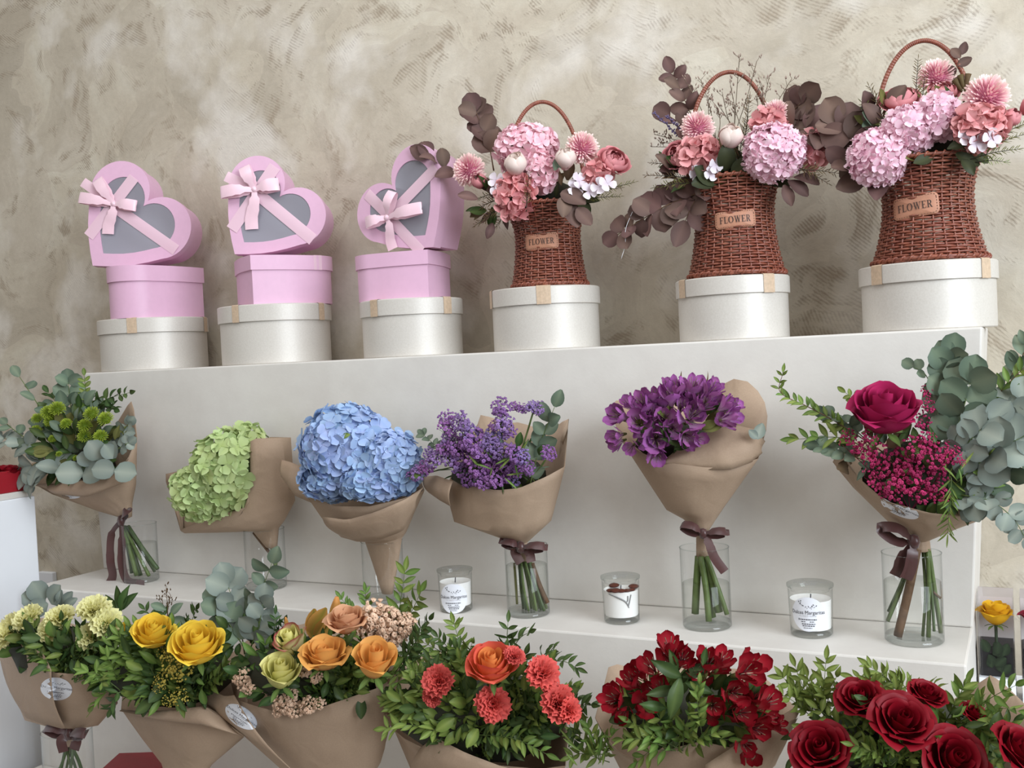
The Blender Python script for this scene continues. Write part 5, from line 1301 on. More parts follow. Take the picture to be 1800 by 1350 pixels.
# --- 6 magenta rose with eucalyptus
Y = V[5][1]
M_MAG = petal('magenta_rose_petal', (126, 22, 58), (178, 42, 94), rough=0.5, trans=0.18, var=0.1); K_MAG = kit('magenta_rose', LAY_CUP, M_MAG, (0.3, 1.35))
M_LIMP = petal('pink_limonium', (130, 30, 66), (204, 62, 116), rough=0.6, trans=0.2, var=0.18)
LIMP = []
for q in range(3): LIMP.append(cluster_mesh(q+20, 46, 1, 0.13, 0.8).mesh('pink_limonium', mats=[M_LIMP, M_DRYF]))
t = bouquet('bouquet with one magenta rose, pink filler and grey eucalyptus, far right', 1610, 1120, Y)
f, b, d = small_ring(1596, 1636, 968, Y, 3); f2, b2, d2 = small_ring(1598, 1634, 950, Y, 3)
w6 = wrap(t, [(f, b, d), (f2, b2, d2), ([(1560, 915), (1600, 930), (1650, 940), (1680, 930)], [(1680, 926), (1620, 915), (1560, 912)], .045), ([(1500, 856), (1560, 895), (1640, 920), (1722, 914)], [(1726, 905), (1620, 880), (1502, 852)], .08),
         ([(1464, 812), (1478, 784), (1491, 819), (1524, 855), (1560, 882), (1634, 902), (1700, 908), (1732, 903)], [(1760, 860), (1740, 800), (1640, 780), (1540, 770), (1482, 780)], .10)], Y, folds=0.02)
paper_sticker(t, w6, 1582, 894, 36, 13, -0.42)
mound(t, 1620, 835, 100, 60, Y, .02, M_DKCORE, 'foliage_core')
fill(t, 1660, 830, 90, 60, Y, .07, 60, 36, [M_RUSD, M_RUSD, M_RUS], ('lance', 'oval')); fill(t, 1540, 800, 60, 44, Y, .05, 24, 34, [M_RUSD, M_EUCD, M_DRYF], ('lance', 'egg'))
place_rose(t, K_MAG, at(1556, 758, Y, .085, 58, (-.15, .88, .46)))
for x, y, r in ((1510, 790, 22), (1490, 768, 14), (1535, 800, 26), (1560, 830, 28), (1585, 815, 28), (1610, 790, 26), (1628, 770, 18), (1640, 810, 28), (1660, 800, 22), (1675, 798, 14), (1600, 850, 30), (1575, 860, 26), (1640, 845, 26), (1555, 862, 20), (1618, 740, 18), (1630, 715, 14), (1628, 690, 12), (1536, 845, 18), (1650, 870, 18), (1620, 870, 18), (1690, 812, 8), (1530, 770, 16), (1600, 825, 22)):
    obj('pink_filler', random.choice(LIMP), t, None, at(x, y, Y, .10+rnd(-.01, .025)-(.05 if y < 760 else 0), r*1.05, (rnd(-.4, .4), .5, .8)))
spray(t, (1600, 900), [(1490, 790), (1520, 840), (1560, 860), (1640, 820), (1680, 800), (1600, 800), (1550, 800)], Y, .09, M_LIMP, 2.4, None, 'filler_stems', 5, 12, 7)
sprig(t, [(1560, 800, .05), (1475, 745, .06), (1420, 715, .06), (1372, 690, .06), (1376, 655, .06)], Y, 'lance', M_RUS, 28, 11, M_WOOD, 1.3, 'opp', 0.35, 48, 'leafy_sprig', .4); sprig(t, [(1540, 800, .06), (1480, 770, .07), (1400, 772, .07)], Y, 'lance', M_RUS, 34, 14, M_STEM, 1.3, 'opp', 0.3, 50, 'leafy_sprig', .2)
sprig(t, [(1540, 790, .04), (1490, 745, .05), (1452, 728, .05)], Y, 'round', M_EUCD, 24, 14, M_WOOD, 1.2, 'opp', 0.4, 60, 'eucalyptus_sprig', .1); sprig(t, [(1520, 810, .07), (1480, 795, .08), (1440, 785, .08)], Y, 'egg', M_EUCD, 30, 16, M_STEM, 1.2, 'opp', 0.25, 60, 'eucalyptus_sprig', .1)
sprig(t, [(1530, 740, .02), (1512, 710, .02), (1486, 690, .02)], Y, 'oval', M_RUS, 20, 12, M_STEM, 1, 'opp', 0.3, 55, 'leafy_sprig', .2)
sprig(t, [(1640, 800, .04), (1655, 720, .05), (1672, 628, .05)], Y, 'round', M_EUCD, 42, 21, M_STEM, 1.4, 'opp', 0.3, 60, 'eucalyptus_sprig', .0); sprig(t, [(1660, 800, .06), (1690, 730, .07), (1705, 672, .07)], Y, 'round', M_EUCD, 48, 24, M_STEM, 1.4, 'opp', 0.25, 60, 'eucalyptus_sprig', .0); sprig(t, [(1645, 700, .03), (1628, 660, .04), (1606, 645, .04)], Y, 'round', M_EUCD, 24, 15, M_STEM, 1.2, 'alt', 0.2, 60, 'eucalyptus_sprig', .1)
sprig(t, [(1670, 830, .08), (1700, 780, .09), (1740, 740, .09)], Y, 'round', M_EUC, 46, 22, M_STEM, 1.4, 'opp', 0.15, 60, 'eucalyptus_sprig', .0); sprig(t, [(1680, 850, .08), (1740, 800, .09), (1812, 760, .09)], Y, 'round', M_EUC, 54, 26, M_STEM, 1.4, 'opp', 0.15, 60, 'eucalyptus_sprig', .0); sprig(t, [(1690, 860, .05), (1750, 850, .06), (1806, 800, .06)], Y, 'egg', M_EUCD, 50, 30, M_STEM, 1.4, 'opp', 0.15, 60, 'eucalyptus_sprig', .0)
sprig(t, [(1690, 870, .09), (1740, 880, .1), (1780, 910, .1), (1802, 945, .1)], Y, 'round', M_EUC, 48, 20, M_STEM, 1.4, 'opp', 0.15, 62, 'eucalyptus_sprig', .5); sprig(t, [(1680, 870, .08), (1725, 885, .1), (1712, 898, .1)], Y, 'round', M_EUC, 32, 18, M_STEM, 1.2, 'opp', 0.2, 60, 'eucalyptus_sprig', .2)
sprig(t, [(1700, 780, .02), (1750, 700, .03), (1806, 640, .03)], Y, 'lance', M_RUS, 36, 16, M_WOOD, 1.6, 'opp', 0.35, 50, 'leafy_sprig', .1); sprig(t, [(1720, 760, .04), (1770, 720, .05), (1812, 690, .05)], Y, 'round', M_EUC, 52, 24, M_STEM, 1.4, 'opp', 0.2, 60, 'eucalyptus_sprig', .0); sprig(t, [(1730, 740, .0), (1790, 640, .0), (1812, 590, .0)], Y, 'oval', M_EUCD, 36, 18, M_WOOD, 1.6, 'opp', 0.4, 55, 'leafy_sprig', .1)
sprig(t, [(1660, 860, .1), (1672, 840, .12), (1668, 910, .12), (1666, 938, .12)], Y, 'thin', M_RUS, 30, 10, M_STEM, 1.0, 'opp', 0.2, 40, 'grass_sprig', .2)
for k in range(4): loose_leaf(t, rnd(1655, 1690), rnd(820, 870), Y, .115, rnd(24, 40), rnd(30, 150), M_RUS, 'thin')
stems(t, [(1605, 965), (1610, 965, .01), (1622, 965), (1630, 965, .01), (1632, 965), (1626, 965, -.01), (1603, 965)], [(1562, 1075), (1570, 1060, .01), (1622, 1118), (1632, 1120, .01), (1654, 1112, -.01), (1642, 1110, .02), (1560, 1092, .02)], Y, 3.4, jag=5); stems(t, [(1612, 965, .02)], [(1578, 1118, .02)], Y, 6.5, M_WOOD, 3); stems(t, [(1640, 1040)], [(1654, 1052)], Y, 2.5, M_WOOD)
ribbon_bow(t, (1606, 952), Y, .04, [(1552, 930, .01, 12)], [[(1604, 975, .01), (1600, 1000, .01), (1592, 1018, .01)], [(1586, 980), (1580, 1000), (1573, 1012)]], 22, 12)
# ------------------------------------------------------------------ bottom row of bouquets
YB = -0.48; LIMIT_Y = -0.268
def greens(t, root, tips, Y, dy, ln=30, step=12, mat=None, start=0.35, kind='lance', dj=0.02):
    for tp in tips:
        mx = (root[0]+tp[0])/2+(tp[0]-root[0])*0.12; my = (root[1]+tp[1])/2-10
        d = dy+rnd(-dj, dj)
        sprig(t, [(root[0]+rnd(-12, 12), root[1], d-.03), (mx, my, d), (tp[0], tp[1], d+rnd(-.01, .02))], Y, kind, mat or random.choice((M_RUS, M_RUS, M_RUSD)), ln, step, M_STEM, 1.0, 'opp', start, 50, 'leafy_sprig', .25)
def rand_greens(t, root, cx, cy, rx, ry, n, Y, dy, **kw):
    tips = []
    for k in range(n):
        a = rnd(0, 2*PI); q = math.sqrt(rnd(0.15, 1)); tips.append((cx+rx*q*math.cos(a), cy-ry*q*math.sin(a)))
    greens(t, root, tips, Y, dy, **kw)
def low_vase(pxc, py_rim, Y, dia, label):
    c = P(pxc, py_rim, Y); s = MPP(c); r = dia/2; h = c.z-TIER0
    M = T((c.x, c.y, TIER0+0.0005)); t = thing('glass_vase', label, 'vase', M, 'cylinder vases of the bottom row')
    mb = MB(); mb.lathe([(0.0, 0.0), (r-0.003, 0.0), (r, 0.003), (r, h)], 56); g = obj('glass', mb.mesh('vase_wall', True, None, 50), t, M_GLASS, M)
    mb = MB(); mb.tube([(r*math.cos(2*PI*i/56), r*math.sin(2*PI*i/56), h) for i in range(56)], 0.0013, 6, closed=True); obj('rim', mb.mesh('vase_rim'), g, M_GBASE, M)
    mb = MB(); mb.lathe([(r-0.0012, 0.002), (r-0.0012, 0.012), (r-0.008, 0.010), (0, 0.0095)], 56); obj('base', mb.mesh('vase_base'), g, M_GBASE, M)
    hw = h*0.45; rr = r-0.0022; mb = MB(); mb.lathe([(rr, 0.013), (rr, hw-0.001), (rr-0.001, hw), (0, hw)], 56); obj('water', mb.mesh('vase_water', True, None, 60), t, M_WATER, M)
    return t
def cut_stems(t, tie, Y, n=6, spread=26, ln=130, rad=3.0):
    stems(t, [(tie[0]+rnd(-7, 7), tie[1]-6, rnd(-.01, .01)) for _ in range(n)], [(tie[0]+spread*(i/(n-1)-.5)*1.3, tie[1]+ln+rnd(-8, 4), rnd(-.02, .02)) for i in range(n)], Y, rad, jag=4)
low_vase(117, 1283, YB, 0.116, 'glass vase below the pale yellow carnations, lower left corner')
low_vase(318, 1392, YB, 0.112, 'glass vase standing below the yellow roses'); low_vase(590, 1448, YB, 0.108, 'glass vase standing below the orange roses and lilies')
low_vase(855, 1490, YB, 0.104, 'glass vase standing below the coral carnations'); low_vase(1215, 1500, YB, 0.102, 'glass vase standing below the red alstroemeria'); low_vase(1600, 1545, YB, 0.102, 'glass vase standing below the red roses')
M_CARY = petal('pale_yellow_carnation', (214, 210, 120), (238, 234, 178), rough=0.6, trans=0.25, var=0.06); M_CARC = petal('coral_carnation', (180, 50, 52), (230, 106, 98), rough=0.6, trans=0.2, var=0.1)
CARY = []; CARC = []
for q in range(2):
    CARY.append(carnation_mesh(q).mesh('pale_carnation', mats=[M_CARY, M_SEPAL])); CARC.append(carnation_mesh(q+5).mesh('coral_carnation', mats=[M_CARC, M_SEPAL]))
def carn(t, L, x, y, r, d, Y=YB, dy=.09): obj('carnation', random.choice(L), t, None, at(x, y, Y, dy, r, d) @ T((0, 0, -.35)))
def small(t, L, x, y, r, nm, Y=YB, dy=.1, d=None): obj(nm, random.choice(L), t, None, at(x, y, Y, dy, r, d or (rnd(-.4, .4), .6, .8)))

# --- 1 pale yellow carnations
t = bouquet('bouquet of pale yellow carnations, lower left corner', 122, 1340, YB); Y = YB
f, b, d = small_ring(106, 136, 1310, Y, 3); f2, b2, d2 = small_ring(104, 134, 1282, Y, 3)
w1_ = wrap(t, [(f, b, d), (f2, b2, d2), ([(44, 1266), (80, 1276), (120, 1280), (172, 1275)], [(175, 1272), (120, 1262), (46, 1264)], .05), ([(0, 1158), (50, 1190), (110, 1215), (160, 1232), (206, 1236)], [(206, 1225), (120, 1180), (2, 1150)], .10),
        ([(-2, 1150), (20, 1117), (78, 1152), (91, 1182), (148, 1186), (190, 1196), (206, 1230)], [(210, 1180), (170, 1110), (90, 1085), (30, 1090), (5, 1120)], .11)], Y, folds=0.015)
w2_ = sheet(t, [(-1, 1152), (20, 1118), (60, 1140), (79, 1152), (90, 1178)], [(46, 1262), (76, 1272), (98, 1278), (110, 1281), (115, 1280)], Y, [.02, .06, .1, .115, .125], [.04, .055, .062, .064, .064], 'paper_flap', 14, 8, .012)
paper_sticker(t, [w1_, w2_], 99, 1211, 28, 20, -0.12, .0)
mound(t, 110, 1150, 90, 50, Y, .02, M_DKCORE, 'foliage_core')
rand_greens(t, (110, 1190), 115, 1122, 100, 40, 24, Y, .09, ln=30, step=13); fill(t, 120, 1138, 86, 32, Y, .1, 40, 32, [M_RUS, M_RUSD])
greens(t, (130, 1200), [(60, 1148), (150, 1190), (180, 1200)], Y, .13, ln=30)
discs(t, Y, [(78, 1056, .02, 40, 120), (80, 1058, .02, 42, 160), (90, 1062, .025, 40, 60), (85, 1062, .03, 36, 200)], M_EUC)
for a in ((100, 1066, 30, 70), (105, 1066, 34, 50), (112, 1070, 32, 35), (108, 1066, 30, 85)): loose_leaf(t, a[0], a[1], Y, .02, a[2], a[3], M_EUC, 'oval')
for a in ((212, 1075, 46, 100), (212, 1075, 52, 68), (208, 1078, 40, 125), (216, 1072, 42, 45)): loose_leaf(t, a[0], a[1], Y, .02, a[2], a[3], M_RUSD, 'lance')
for x, y, r, d in ((164, 1066, 31, (.1, .9, .5)), (188, 1092, 28, (.3, .6, .8)), (102, 1082, 27, (-.1, .85, .6)), (86, 1104, 25, (-.2, .6, .8)), (156, 1116, 25, (0, .6, .8)), (12, 1106, 33, (-.5, .6, .6)), (46, 1082, 29, (-.4, .85, .5))): carn(t, CARY, x, y, r, d, dy=.10)
cut_stems(t, (121, 1310), Y, 7, 40, 60)
ribbon_bow(t, (122, 1290), Y, .04, [(82, 1280, .01, 8), (148, 1290, .02, 6)], [[(108, 1302, .015), (112, 1322, .015)], [(134, 1300, .01), (130, 1318, .01)]], 18, 10)

# --- 2 yellow roses
M_YEL = petal('yellow_rose_petal', (226, 184, 52), (244, 212, 78), rough=0.5, trans=0.25, var=0.06); K_YEL = kit('yellow_rose', LAY_CUP, M_YEL, (0.3, 1.35))
M_SOL = petal('solidago', (164, 144, 50), (208, 188, 96), rough=0.7, trans=0.1, var=0.12); SOLI = [cluster_mesh(40+q, 60, 1, .1, .9).mesh('solidago', mats=[M_SOL, M_STEM]) for q in range(2)]
t = bouquet('bouquet of yellow roses with leafy greens in the bottom row', 318, 1450, YB)
f, b, d = small_ring(302, 334, 1398, Y, 3)
w = wrap(t, [(f, b, d), ([(284, 1342), (330, 1352), (373, 1343)], [(376, 1338), (330, 1326), (284, 1338)], .045), ([(250, 1298), (330, 1318), (428, 1296)], [(430, 1290), (330, 1270), (250, 1292)], .08),
        ([(213, 1246), (250, 1254), (300, 1250), (360, 1242), (428, 1292)], [(440, 1250), (420, 1180), (320, 1140), (230, 1180), (208, 1225)], .105)], Y, folds=0.01)
sheet(t, [(214, 1247), (246, 1251), (300, 1248), (360, 1241), (400, 1262)], [(216, 1249), (262, 1262), (310, 1270), (362, 1275), (426, 1294)], Y, [.06, .09, .105, .10, .07], [.066, .1, .115, .112, .085], 'paper_fold', bulge=.008)
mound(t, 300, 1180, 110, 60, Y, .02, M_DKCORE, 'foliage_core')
rand_greens(t, (310, 1240), 280, 1165, 135, 70, 44, Y, .09, ln=32, step=13); fill(t, 300, 1180, 120, 55, Y, .1, 60, 34, [M_RUS, M_RUSD]); greens(t, (220, 1215), [(165, 1240), (185, 1150), (150, 1180), (195, 1245)], Y, .13, ln=30)
greens(t, (320, 1140), [(345, 1072), (255, 1072), (285, 1075)], Y, .03, ln=24, mat=M_RUSD)
spray(t, (296, 1110), [(292, 1034), (300, 1046), (284, 1048)], Y, .03, M_DRYF, 2, None, 'dried_spray', 11, 9, 4); 
for a in ((298, 1092, 36, -5), (300, 1080, 30, 40), (292, 1072, 28, 160)): loose_leaf(t, a[0], a[1], Y, .03, a[2], a[3], M_EUCD, 'oval')
place_rose(t, K_YEL, at(270, 1132, Y, .11, 36, (.15, .88, .46))); place_rose(t, K_YEL, at(350, 1158, Y, .13, 46, (.05, .86, .5))); place_rose(t, K_YEL, at(228, 1120, Y, .05, 20, (-.2, .8, .6)), layers=2)
for x, y, r in ((305, 1165, 22), (325, 1172, 22), (312, 1182, 20), (285, 1195, 16), (280, 1208, 12), (300, 1230, 15), (318, 1226, 16), (330, 1140, 12), (290, 1150, 14)): small(t, SOLI, x, y, r, 'solidago_cluster', dy=.12)
sprig(t, [(430, 1150, .02), (420, 1090, .02), (400, 1028, .02)], Y, 'round', M_EUC, 40, 30, M_STEM, 1.4, 'opp', 0.25, 55, 'eucalyptus_sprig', .0); sprig(t, [(440, 1130, .02), (445, 1080, .02), (478, 990, .02)], Y, 'egg', M_EUCD, 38, 30, M_STEM, 1.4, 'opp', 0.3, 55, 'eucalyptus_sprig', .1); sprig(t, [(430, 1140, .04), (405, 1100, .04), (382, 1062, .04)], Y, 'round', M_EUCD, 38, 28, M_STEM, 1.4, 'opp', 0.2, 60, 'eucalyptus_sprig', .1); sprig(t, [(440, 1140, .04), (455, 1100, .04), (462, 1058, .04)], Y, 'round', M_EUC, 38, 20, M_STEM, 1.4, 'opp', 0.2, 60, 'eucalyptus_sprig', .1)
fill(t, 430, 1120, 40, 30, Y, .02, 26, 26, [M_RUSD]); cut_stems(t, (318, 1400), Y, 6, 40, 150)

# --- 3 orange roses and lilies
M_ORA = petal('orange_rose_petal', (230, 176, 92), (234, 172, 96), cm=(238, 190, 108), rough=0.5, trans=0.25, var=0.06); M_ORO = petal('flame_rose_petal', (150, 30, 60), (234, 172, 92), cm=(228, 172, 92), rough=0.5, trans=0.2, var=0.08, mid=0.5)
K_ORA = kit('orange_rose', LAY_TALL, [M_ORA, M_ORA, M_ORO, M_ORO], (0.3, 1.0)); K_ORB = kit('flame_bud', LAY_BUD, [M_ORA, M_ORA, M_ORO], (0.3, 1.3))
M_CRB = petal('cream_rose_petal', (176, 180, 92), (232, 226, 150), rough=0.5, trans=0.25, var=0.05); M_CRR = petal('red_edged_cream', (222, 218, 150), (150, 40, 60), cm=(226, 214, 160), rough=0.5, trans=0.2, var=0.05, mid=0.7)
K_CRB = kit('cream_rose', LAY_BUD, M_CRB, (0.3, 1.3)); K_CRR = kit('red_edged_rose', LAY_BUD, [M_CRB, M_CRR, M_CRR], (0.3, 1.3)); M_PEA = petal('peach_rose_petal', (206, 140, 100), (224, 176, 138), rough=0.5, trans=0.25, var=0.05); K_PEA = kit('peach_rose', LAY_TALL, M_PEA, (0.3, 1.0))
M_LILY = petal('lily_bud', (150, 140, 60), (216, 150, 84), rough=0.5, trans=0.2, var=0.08); M_LIMC = petal('peach_limonium', (212, 168, 140), (246, 216, 188), rough=0.6, trans=0.15, var=0.08)
LIMC = [cluster_mesh(60+q, 60, 1, .19, .8).mesh('peach_limonium', mats=[M_LIMC, M_STEM]) for q in range(3)]
t = bouquet('bouquet of orange and cream roses with lily buds and peach filler', 590, 1500, YB)
f, b, d = small_ring(574, 606, 1455, Y, 3)
w = wrap(t, [(f, b, d), ([(548, 1400), (590, 1408), (636, 1396)], [(638, 1392), (590, 1384), (548, 1396)], .04), ([(430, 1294), (520, 1340), (600, 1360), (668, 1340)], [(690, 1320), (580, 1290), (436, 1290)], .085),
        ([(347, 1206), (395, 1224), (440, 1238), (480, 1250), (522, 1256), (568, 1242), (659, 1211), (706, 1194)], [(715, 1170), (680, 1110), (560, 1090), (440, 1120), (370, 1180)], .11)], Y, folds=0.012)
w2_ = sheet(t, [(347, 1205), (372, 1215), (396, 1224), (412, 1222)], [(352, 1226), (430, 1292), (480, 1328), (530, 1368)], Y, [.02, .06, .085, .10], [.022, .075, .098, .085], 'paper_flap', 12, 8, .016)
paper_sticker(t, [w, w2_], 424, 1260, 32, 17, -0.6)
mound(t, 560, 1180, 130, 60, Y, .02, M_DKCORE, 'foliage_core'); rand_greens(t, (560, 1250), 560, 1170, 145, 62, 34, Y, .075, ln=30, step=13); fill(t, 560, 1185, 140, 52, Y, .09, 90, 32, [M_RUS, M_RUSD, M_RUSD])
greens(t, (690, 1140), [(712, 1004), (740, 1040)], Y, .03, ln=36, step=14, start=.2, mat=M_RUS); greens(t, (650, 1120), [(642, 1040), (600, 1052)], Y, .02, ln=24, step=11, start=.4); greens(t, (690, 1190), [(740, 1110), (730, 1150), (755, 1090), (700, 1200)], Y, .07, ln=30); greens(t, (480, 1150), [(484, 1080), (500, 1092), (470, 1100)], Y, .03, ln=22, mat=M_RUSD)
place_rose(t, K_ORA, at(572, 1174, Y, .135, 42, (0, .94, .36))); place_rose(t, K_ORB, at(657, 1186, Y, .135, 50, (.12, .85, .5))); place_rose(t, K_CRB, at(494, 1205, Y, .14, 46, (.1, .85, .5))); place_rose(t, K_CRR, at(524, 1146, Y, .10, 40, (-.3, .8, .5))); place_rose(t, K_PEA, at(612, 1112, Y, .08, 36, (-.1, .95, .3)))
def lily(a, b_, wd, mat, dy):
    pa, pb = P(*a, Y-dy), P(*b_, Y-dy-.01); s = MPP(pa); ax = pb-pa; core = None
    for k in range(3):
        mb = MB(); pth = [pa.lerp(pb, i/7) for i in range(8)]; off = frame(ax, 2*PI*k/3)
        o3 = off @ Vector((wd*s*.22, 0, 0)); mb.tube([p+o3*math.sin(PI*i/7) for i, p in enumerate(pth)], [wd*s*.5*(.25+.75*math.sin(PI*(.12+.8*i/7))) for i in range(8)], 8, t=[i/7 for i in range(8)])
        me = mb.mesh('lily_petal')
        if core is None: core = obj('lily_bud', me, t, mat)
        else: obj('petal', me, core, mat)
lily((586, 1112), (592, 1050), 16, M_LILY, .03); lily((512, 1128), (474, 1134), 13, M_OLIVE, .06); lily((488, 1145), (452, 1143), 7, M_LILY, .06); lily((505, 1110), (502, 1085), 6, M_LILY, .04)
for a in ((545, 1120, 60, 60), (548, 1122, 52, 85), (552, 1120, 56, 40)): loose_leaf(t, a[0], a[1], Y, .03, a[2], a[3], M_LILY, 'oval')
for x, y, r in ((640, 1098, 24), (660, 1080, 22), (668, 1094, 24), (685, 1090, 22), (690, 1112, 22), (650, 1112, 18), (676, 1122, 20), (714, 1100, 18), (725, 1110, 12), (700, 1125, 14), (628, 1090, 14), (426, 1190, 14), (432, 1204, 12), (440, 1212, 10), (500, 1236, 18), (512, 1222, 12), (520, 1248, 14), (543, 1240, 14), (562, 1238, 10), (490, 1250, 10), (536, 1165, 12), (536, 1180, 12), (556, 1192, 10), (716, 1090, 10)): small(t, LIMC, x, y, r*1.1, 'peach_filler', dy=.115 if y > 1150 else .05)
cut_stems(t, (590, 1455), Y, 6, 40, 150)

# --- 4 coral carnations
M_COR = petal('coral_rose_petal', (214, 90, 60), (224, 96, 84), cm=(232, 130, 76), rough=0.5, trans=0.2, var=0.07); M_CORI = petal('apricot_rose_petal', (226, 150, 80), (232, 150, 86), rough=0.5, trans=0.2, var=0.05); K_COR = kit('coral_rose', LAY_CUP, [M_CORI, M_COR, M_COR, M_COR], (0.3, 1.35), M_CORI)
t = bouquet('bouquet of coral carnations round one coral rose, full of greens', 855, 1540, YB)
f, b, d = small_ring(838, 872, 1498, Y, 3)
w = wrap(t, [(f, b, d), ([(800, 1430), (855, 1440), (910, 1428)], [(912, 1424), (855, 1412), (800, 1424)], .045), ([(722, 1350), (800, 1378), (900, 1378), (990, 1352)], [(1000, 1340), (860, 1310), (722, 1340)], .09),
        ([(659, 1200), (678, 1267), (704, 1295), (745, 1315), (800, 1330), (880, 1346), (950, 1352), (994, 1346)], [(1006, 1312), (990, 1250), (900, 1160), (800, 1140), (700, 1160), (665, 1185)], .115)], Y, folds=0.01)
sheet(t, [(740, 1314), (763, 1295), (820, 1324), (884, 1348), (950, 1362)], [(722, 1352), (775, 1375), (830, 1388), (890, 1392), (950, 1384)], Y, [.1, .125, .13, .13, .11], [.085, .11, .115, .11, .09], 'paper_fold', 14, 7, .01)
sheet(t, [(788, 1150), (800, 1135), (816, 1142)], [(780, 1170), (800, 1180), (820, 1175)], Y, -.03, -.03, 'paper_corner', 6, 4)
mound(t, 850, 1255, 150, 80, Y, .02, M_DKCORE, 'foliage_core'); rand_greens(t, (850, 1330), 850, 1222, 172, 84, 56, Y, .09, ln=34, step=14); fill(t, 850, 1245, 155, 66, Y, .1, 110, 34, [M_RUS, M_RUSD, M_RUSD])
greens(t, (820, 1180), [(798, 1096), (770, 1120), (745, 1130), (830, 1130), (720, 1150), (700, 1180)], Y, .03, ln=30); greens(t, (890, 1150), [(893, 1094), (930, 1112)], Y, .04, ln=28, step=16, start=.2, mat=M_RUSD); greens(t, (940, 1170), [(974, 1146), (1014, 1174)], Y, .04, ln=28, mat=M_RUSD); greens(t, (800, 1290), [(690, 1230), (680, 1280), (760, 1285), (830, 1300), (900, 1322), (960, 1325)], Y, .13, ln=34); greens(t, (980, 1260), [(1020, 1270), (1040, 1240), (1010, 1300)], Y, .1, ln=32)
for x, y, r, d in ((768, 1196, 30, (-.3, .5, .8)), (866, 1238, 32, (0, .25, 1)), (955, 1180, 32, (.2, .6, .8)), (985, 1235, 35, (.35, .4, .8)), (905, 1150, 20, (.2, .8, .5)), (758, 1228, 18, (-.3, -.2, .9)), (1005, 1248, 24, (.6, .3, .7))): carn(t, CARC, x, y, r, d, dy=.15)
place_rose(t, K_COR, at(866, 1192, Y, .14, 44, (-.05, .86, .5))); cut_stems(t, (855, 1498), Y, 6, 40, 150)

# --- 5 red alstroemeria
M_ALR = petal('red_alstroemeria', (196, 84, 86), (122, 12, 26), cm=(158, 28, 42), rough=0.5, trans=0.2, var=0.14); K_ALR = alstro_kit('red_alstroemeria', M_ALR, M_ALR, M_ALSC)
t = bouquet('bouquet of red alstroemeria in the bottom row', 1215, 1560, YB)
f, b, d = small_ring(1198, 1232, 1508, Y, 3)
w = wrap(t, [(f, b, d), ([(1160, 1440), (1215, 1450), (1272, 1436)], [(1276, 1432), (1215, 1420), (1160, 1436)], .045), ([(1090, 1350), (1180, 1372), (1280, 1366), (1362, 1345)], [(1370, 1330), (1220, 1300), (1085, 1340)], .09),
        ([(1046, 1262), (1075, 1310), (1103, 1333), (1161, 1321), (1232, 1303), (1291, 1316), (1340, 1290), (1404, 1250)], [(1396, 1243), (1372, 1215), (1330, 1180), (1200, 1165), (1103, 1174), (1072, 1163), (1058, 1220)], .115)], Y, folds=0.008)
sheet(t, [(1240, 1344), (1300, 1305), (1350, 1274), (1396, 1244), (1406, 1250)], [(1262, 1420), (1310, 1400), (1345, 1370), (1375, 1320), (1402, 1262)], Y, [.13, .12, .10, .06, .05], [.08, .08, .075, .06, .05], 'paper_roll', 14, 8, .022)
mound(t, 1215, 1262, 125, 52, Y, -.01, M_DKCORE, 'foliage_core')
for x, y, r, d in ((1176, 1140, 36, (-.1, .9, .5)), (1147, 1172, 36, (-.4, .7, .6)), (1196, 1158, 34, (.1, .7, .7)), (1243, 1166, 34, (.1, .9, .5)), (1266, 1162, 30, (.3, .8, .5)), (1304, 1178, 40, (.4, .4, .8)), (1083, 1226, 36, (-.6, .3, .7)), (1135, 1232, 36, (-.1, .3, .9)), (1284, 1212, 34, (.2, .3, .9)), (1297, 1248, 36, (.2, .3, .9)), (1250, 1236, 30, (0, .2, 1)), (1342, 1234, 38, (.5, .6, .6)), (1324, 1276, 34, (.4, .2, .9)), (1304, 1302, 30, (.2, 0, 1)), (1110, 1196, 30, (-.4, .7, .5)), (1345, 1262, 28, (.6, .3, .6)), (1220, 1178, 28, (0, .6, .7)), (1098, 1245, 24, (-.4, -.2, .8)), (1160, 1205, 26, (-.2, .5, .8))):
    q = Vector(d).normalized(); place_alstro(t, K_ALR, at(x-q.x*r*.5, y+q.y*r*.5, Y, .12, r*1.35, d))
    place_alstro(t, K_ALR, at(x-q.x*r*.5+rnd(-20, 20), y+q.y*r*.5+rnd(-10, 14), Y, .105, r*1.2, (d[0]+rnd(-.3, .3), d[1]+rnd(-.3, .3), d[2])))
for a in ((1198, 1190, 66, 150), (1200, 1190, 62, 25), (1196, 1190, 74, -105), (1205, 1200, 52, -20), (1190, 1210, 56, 190), (1190, 1180, 44, 110), (1170, 1245, 50, 170), (1235, 1170, 34, 80)): loose_leaf(t, a[0], a[1], Y, .145, a[2], a[3], M_RUSD, 'lance', .1)
fill(t, 1215, 1250, 120, 54, Y, .085, 110, 40, [M_RUSD, M_RUSD, M_RUS], ('lance', 'oval'))
greens(t, (1190, 1320), [(1150, 1245), (1180, 1260), (1210, 1265), (1230, 1275), (1130, 1290), (1110, 1270), (1260, 1290), (1095, 1300), (1120, 1340), (1280, 1300)], Y, .135, ln=34, step=15, mat=M_RUS); greens(t, (1228, 1290), [(1230, 1205), (1226, 1225)], Y, .15, ln=30, step=16, mat=M_RUS); greens(t, (1060, 1340), [(1010, 1290), (1030, 1270), (1050, 1300), (1005, 1330), (1075, 1290)], Y, .1, ln=30, mat=M_RUS)
for k in range(14): loose_leaf(t, rnd(1010, 1060), rnd(1310, 1350), Y, .12, rnd(24, 44), rnd(40, 150), M_RUS, 'thin')
cut_stems(t, (1215, 1508), Y, 6, 40, 150)

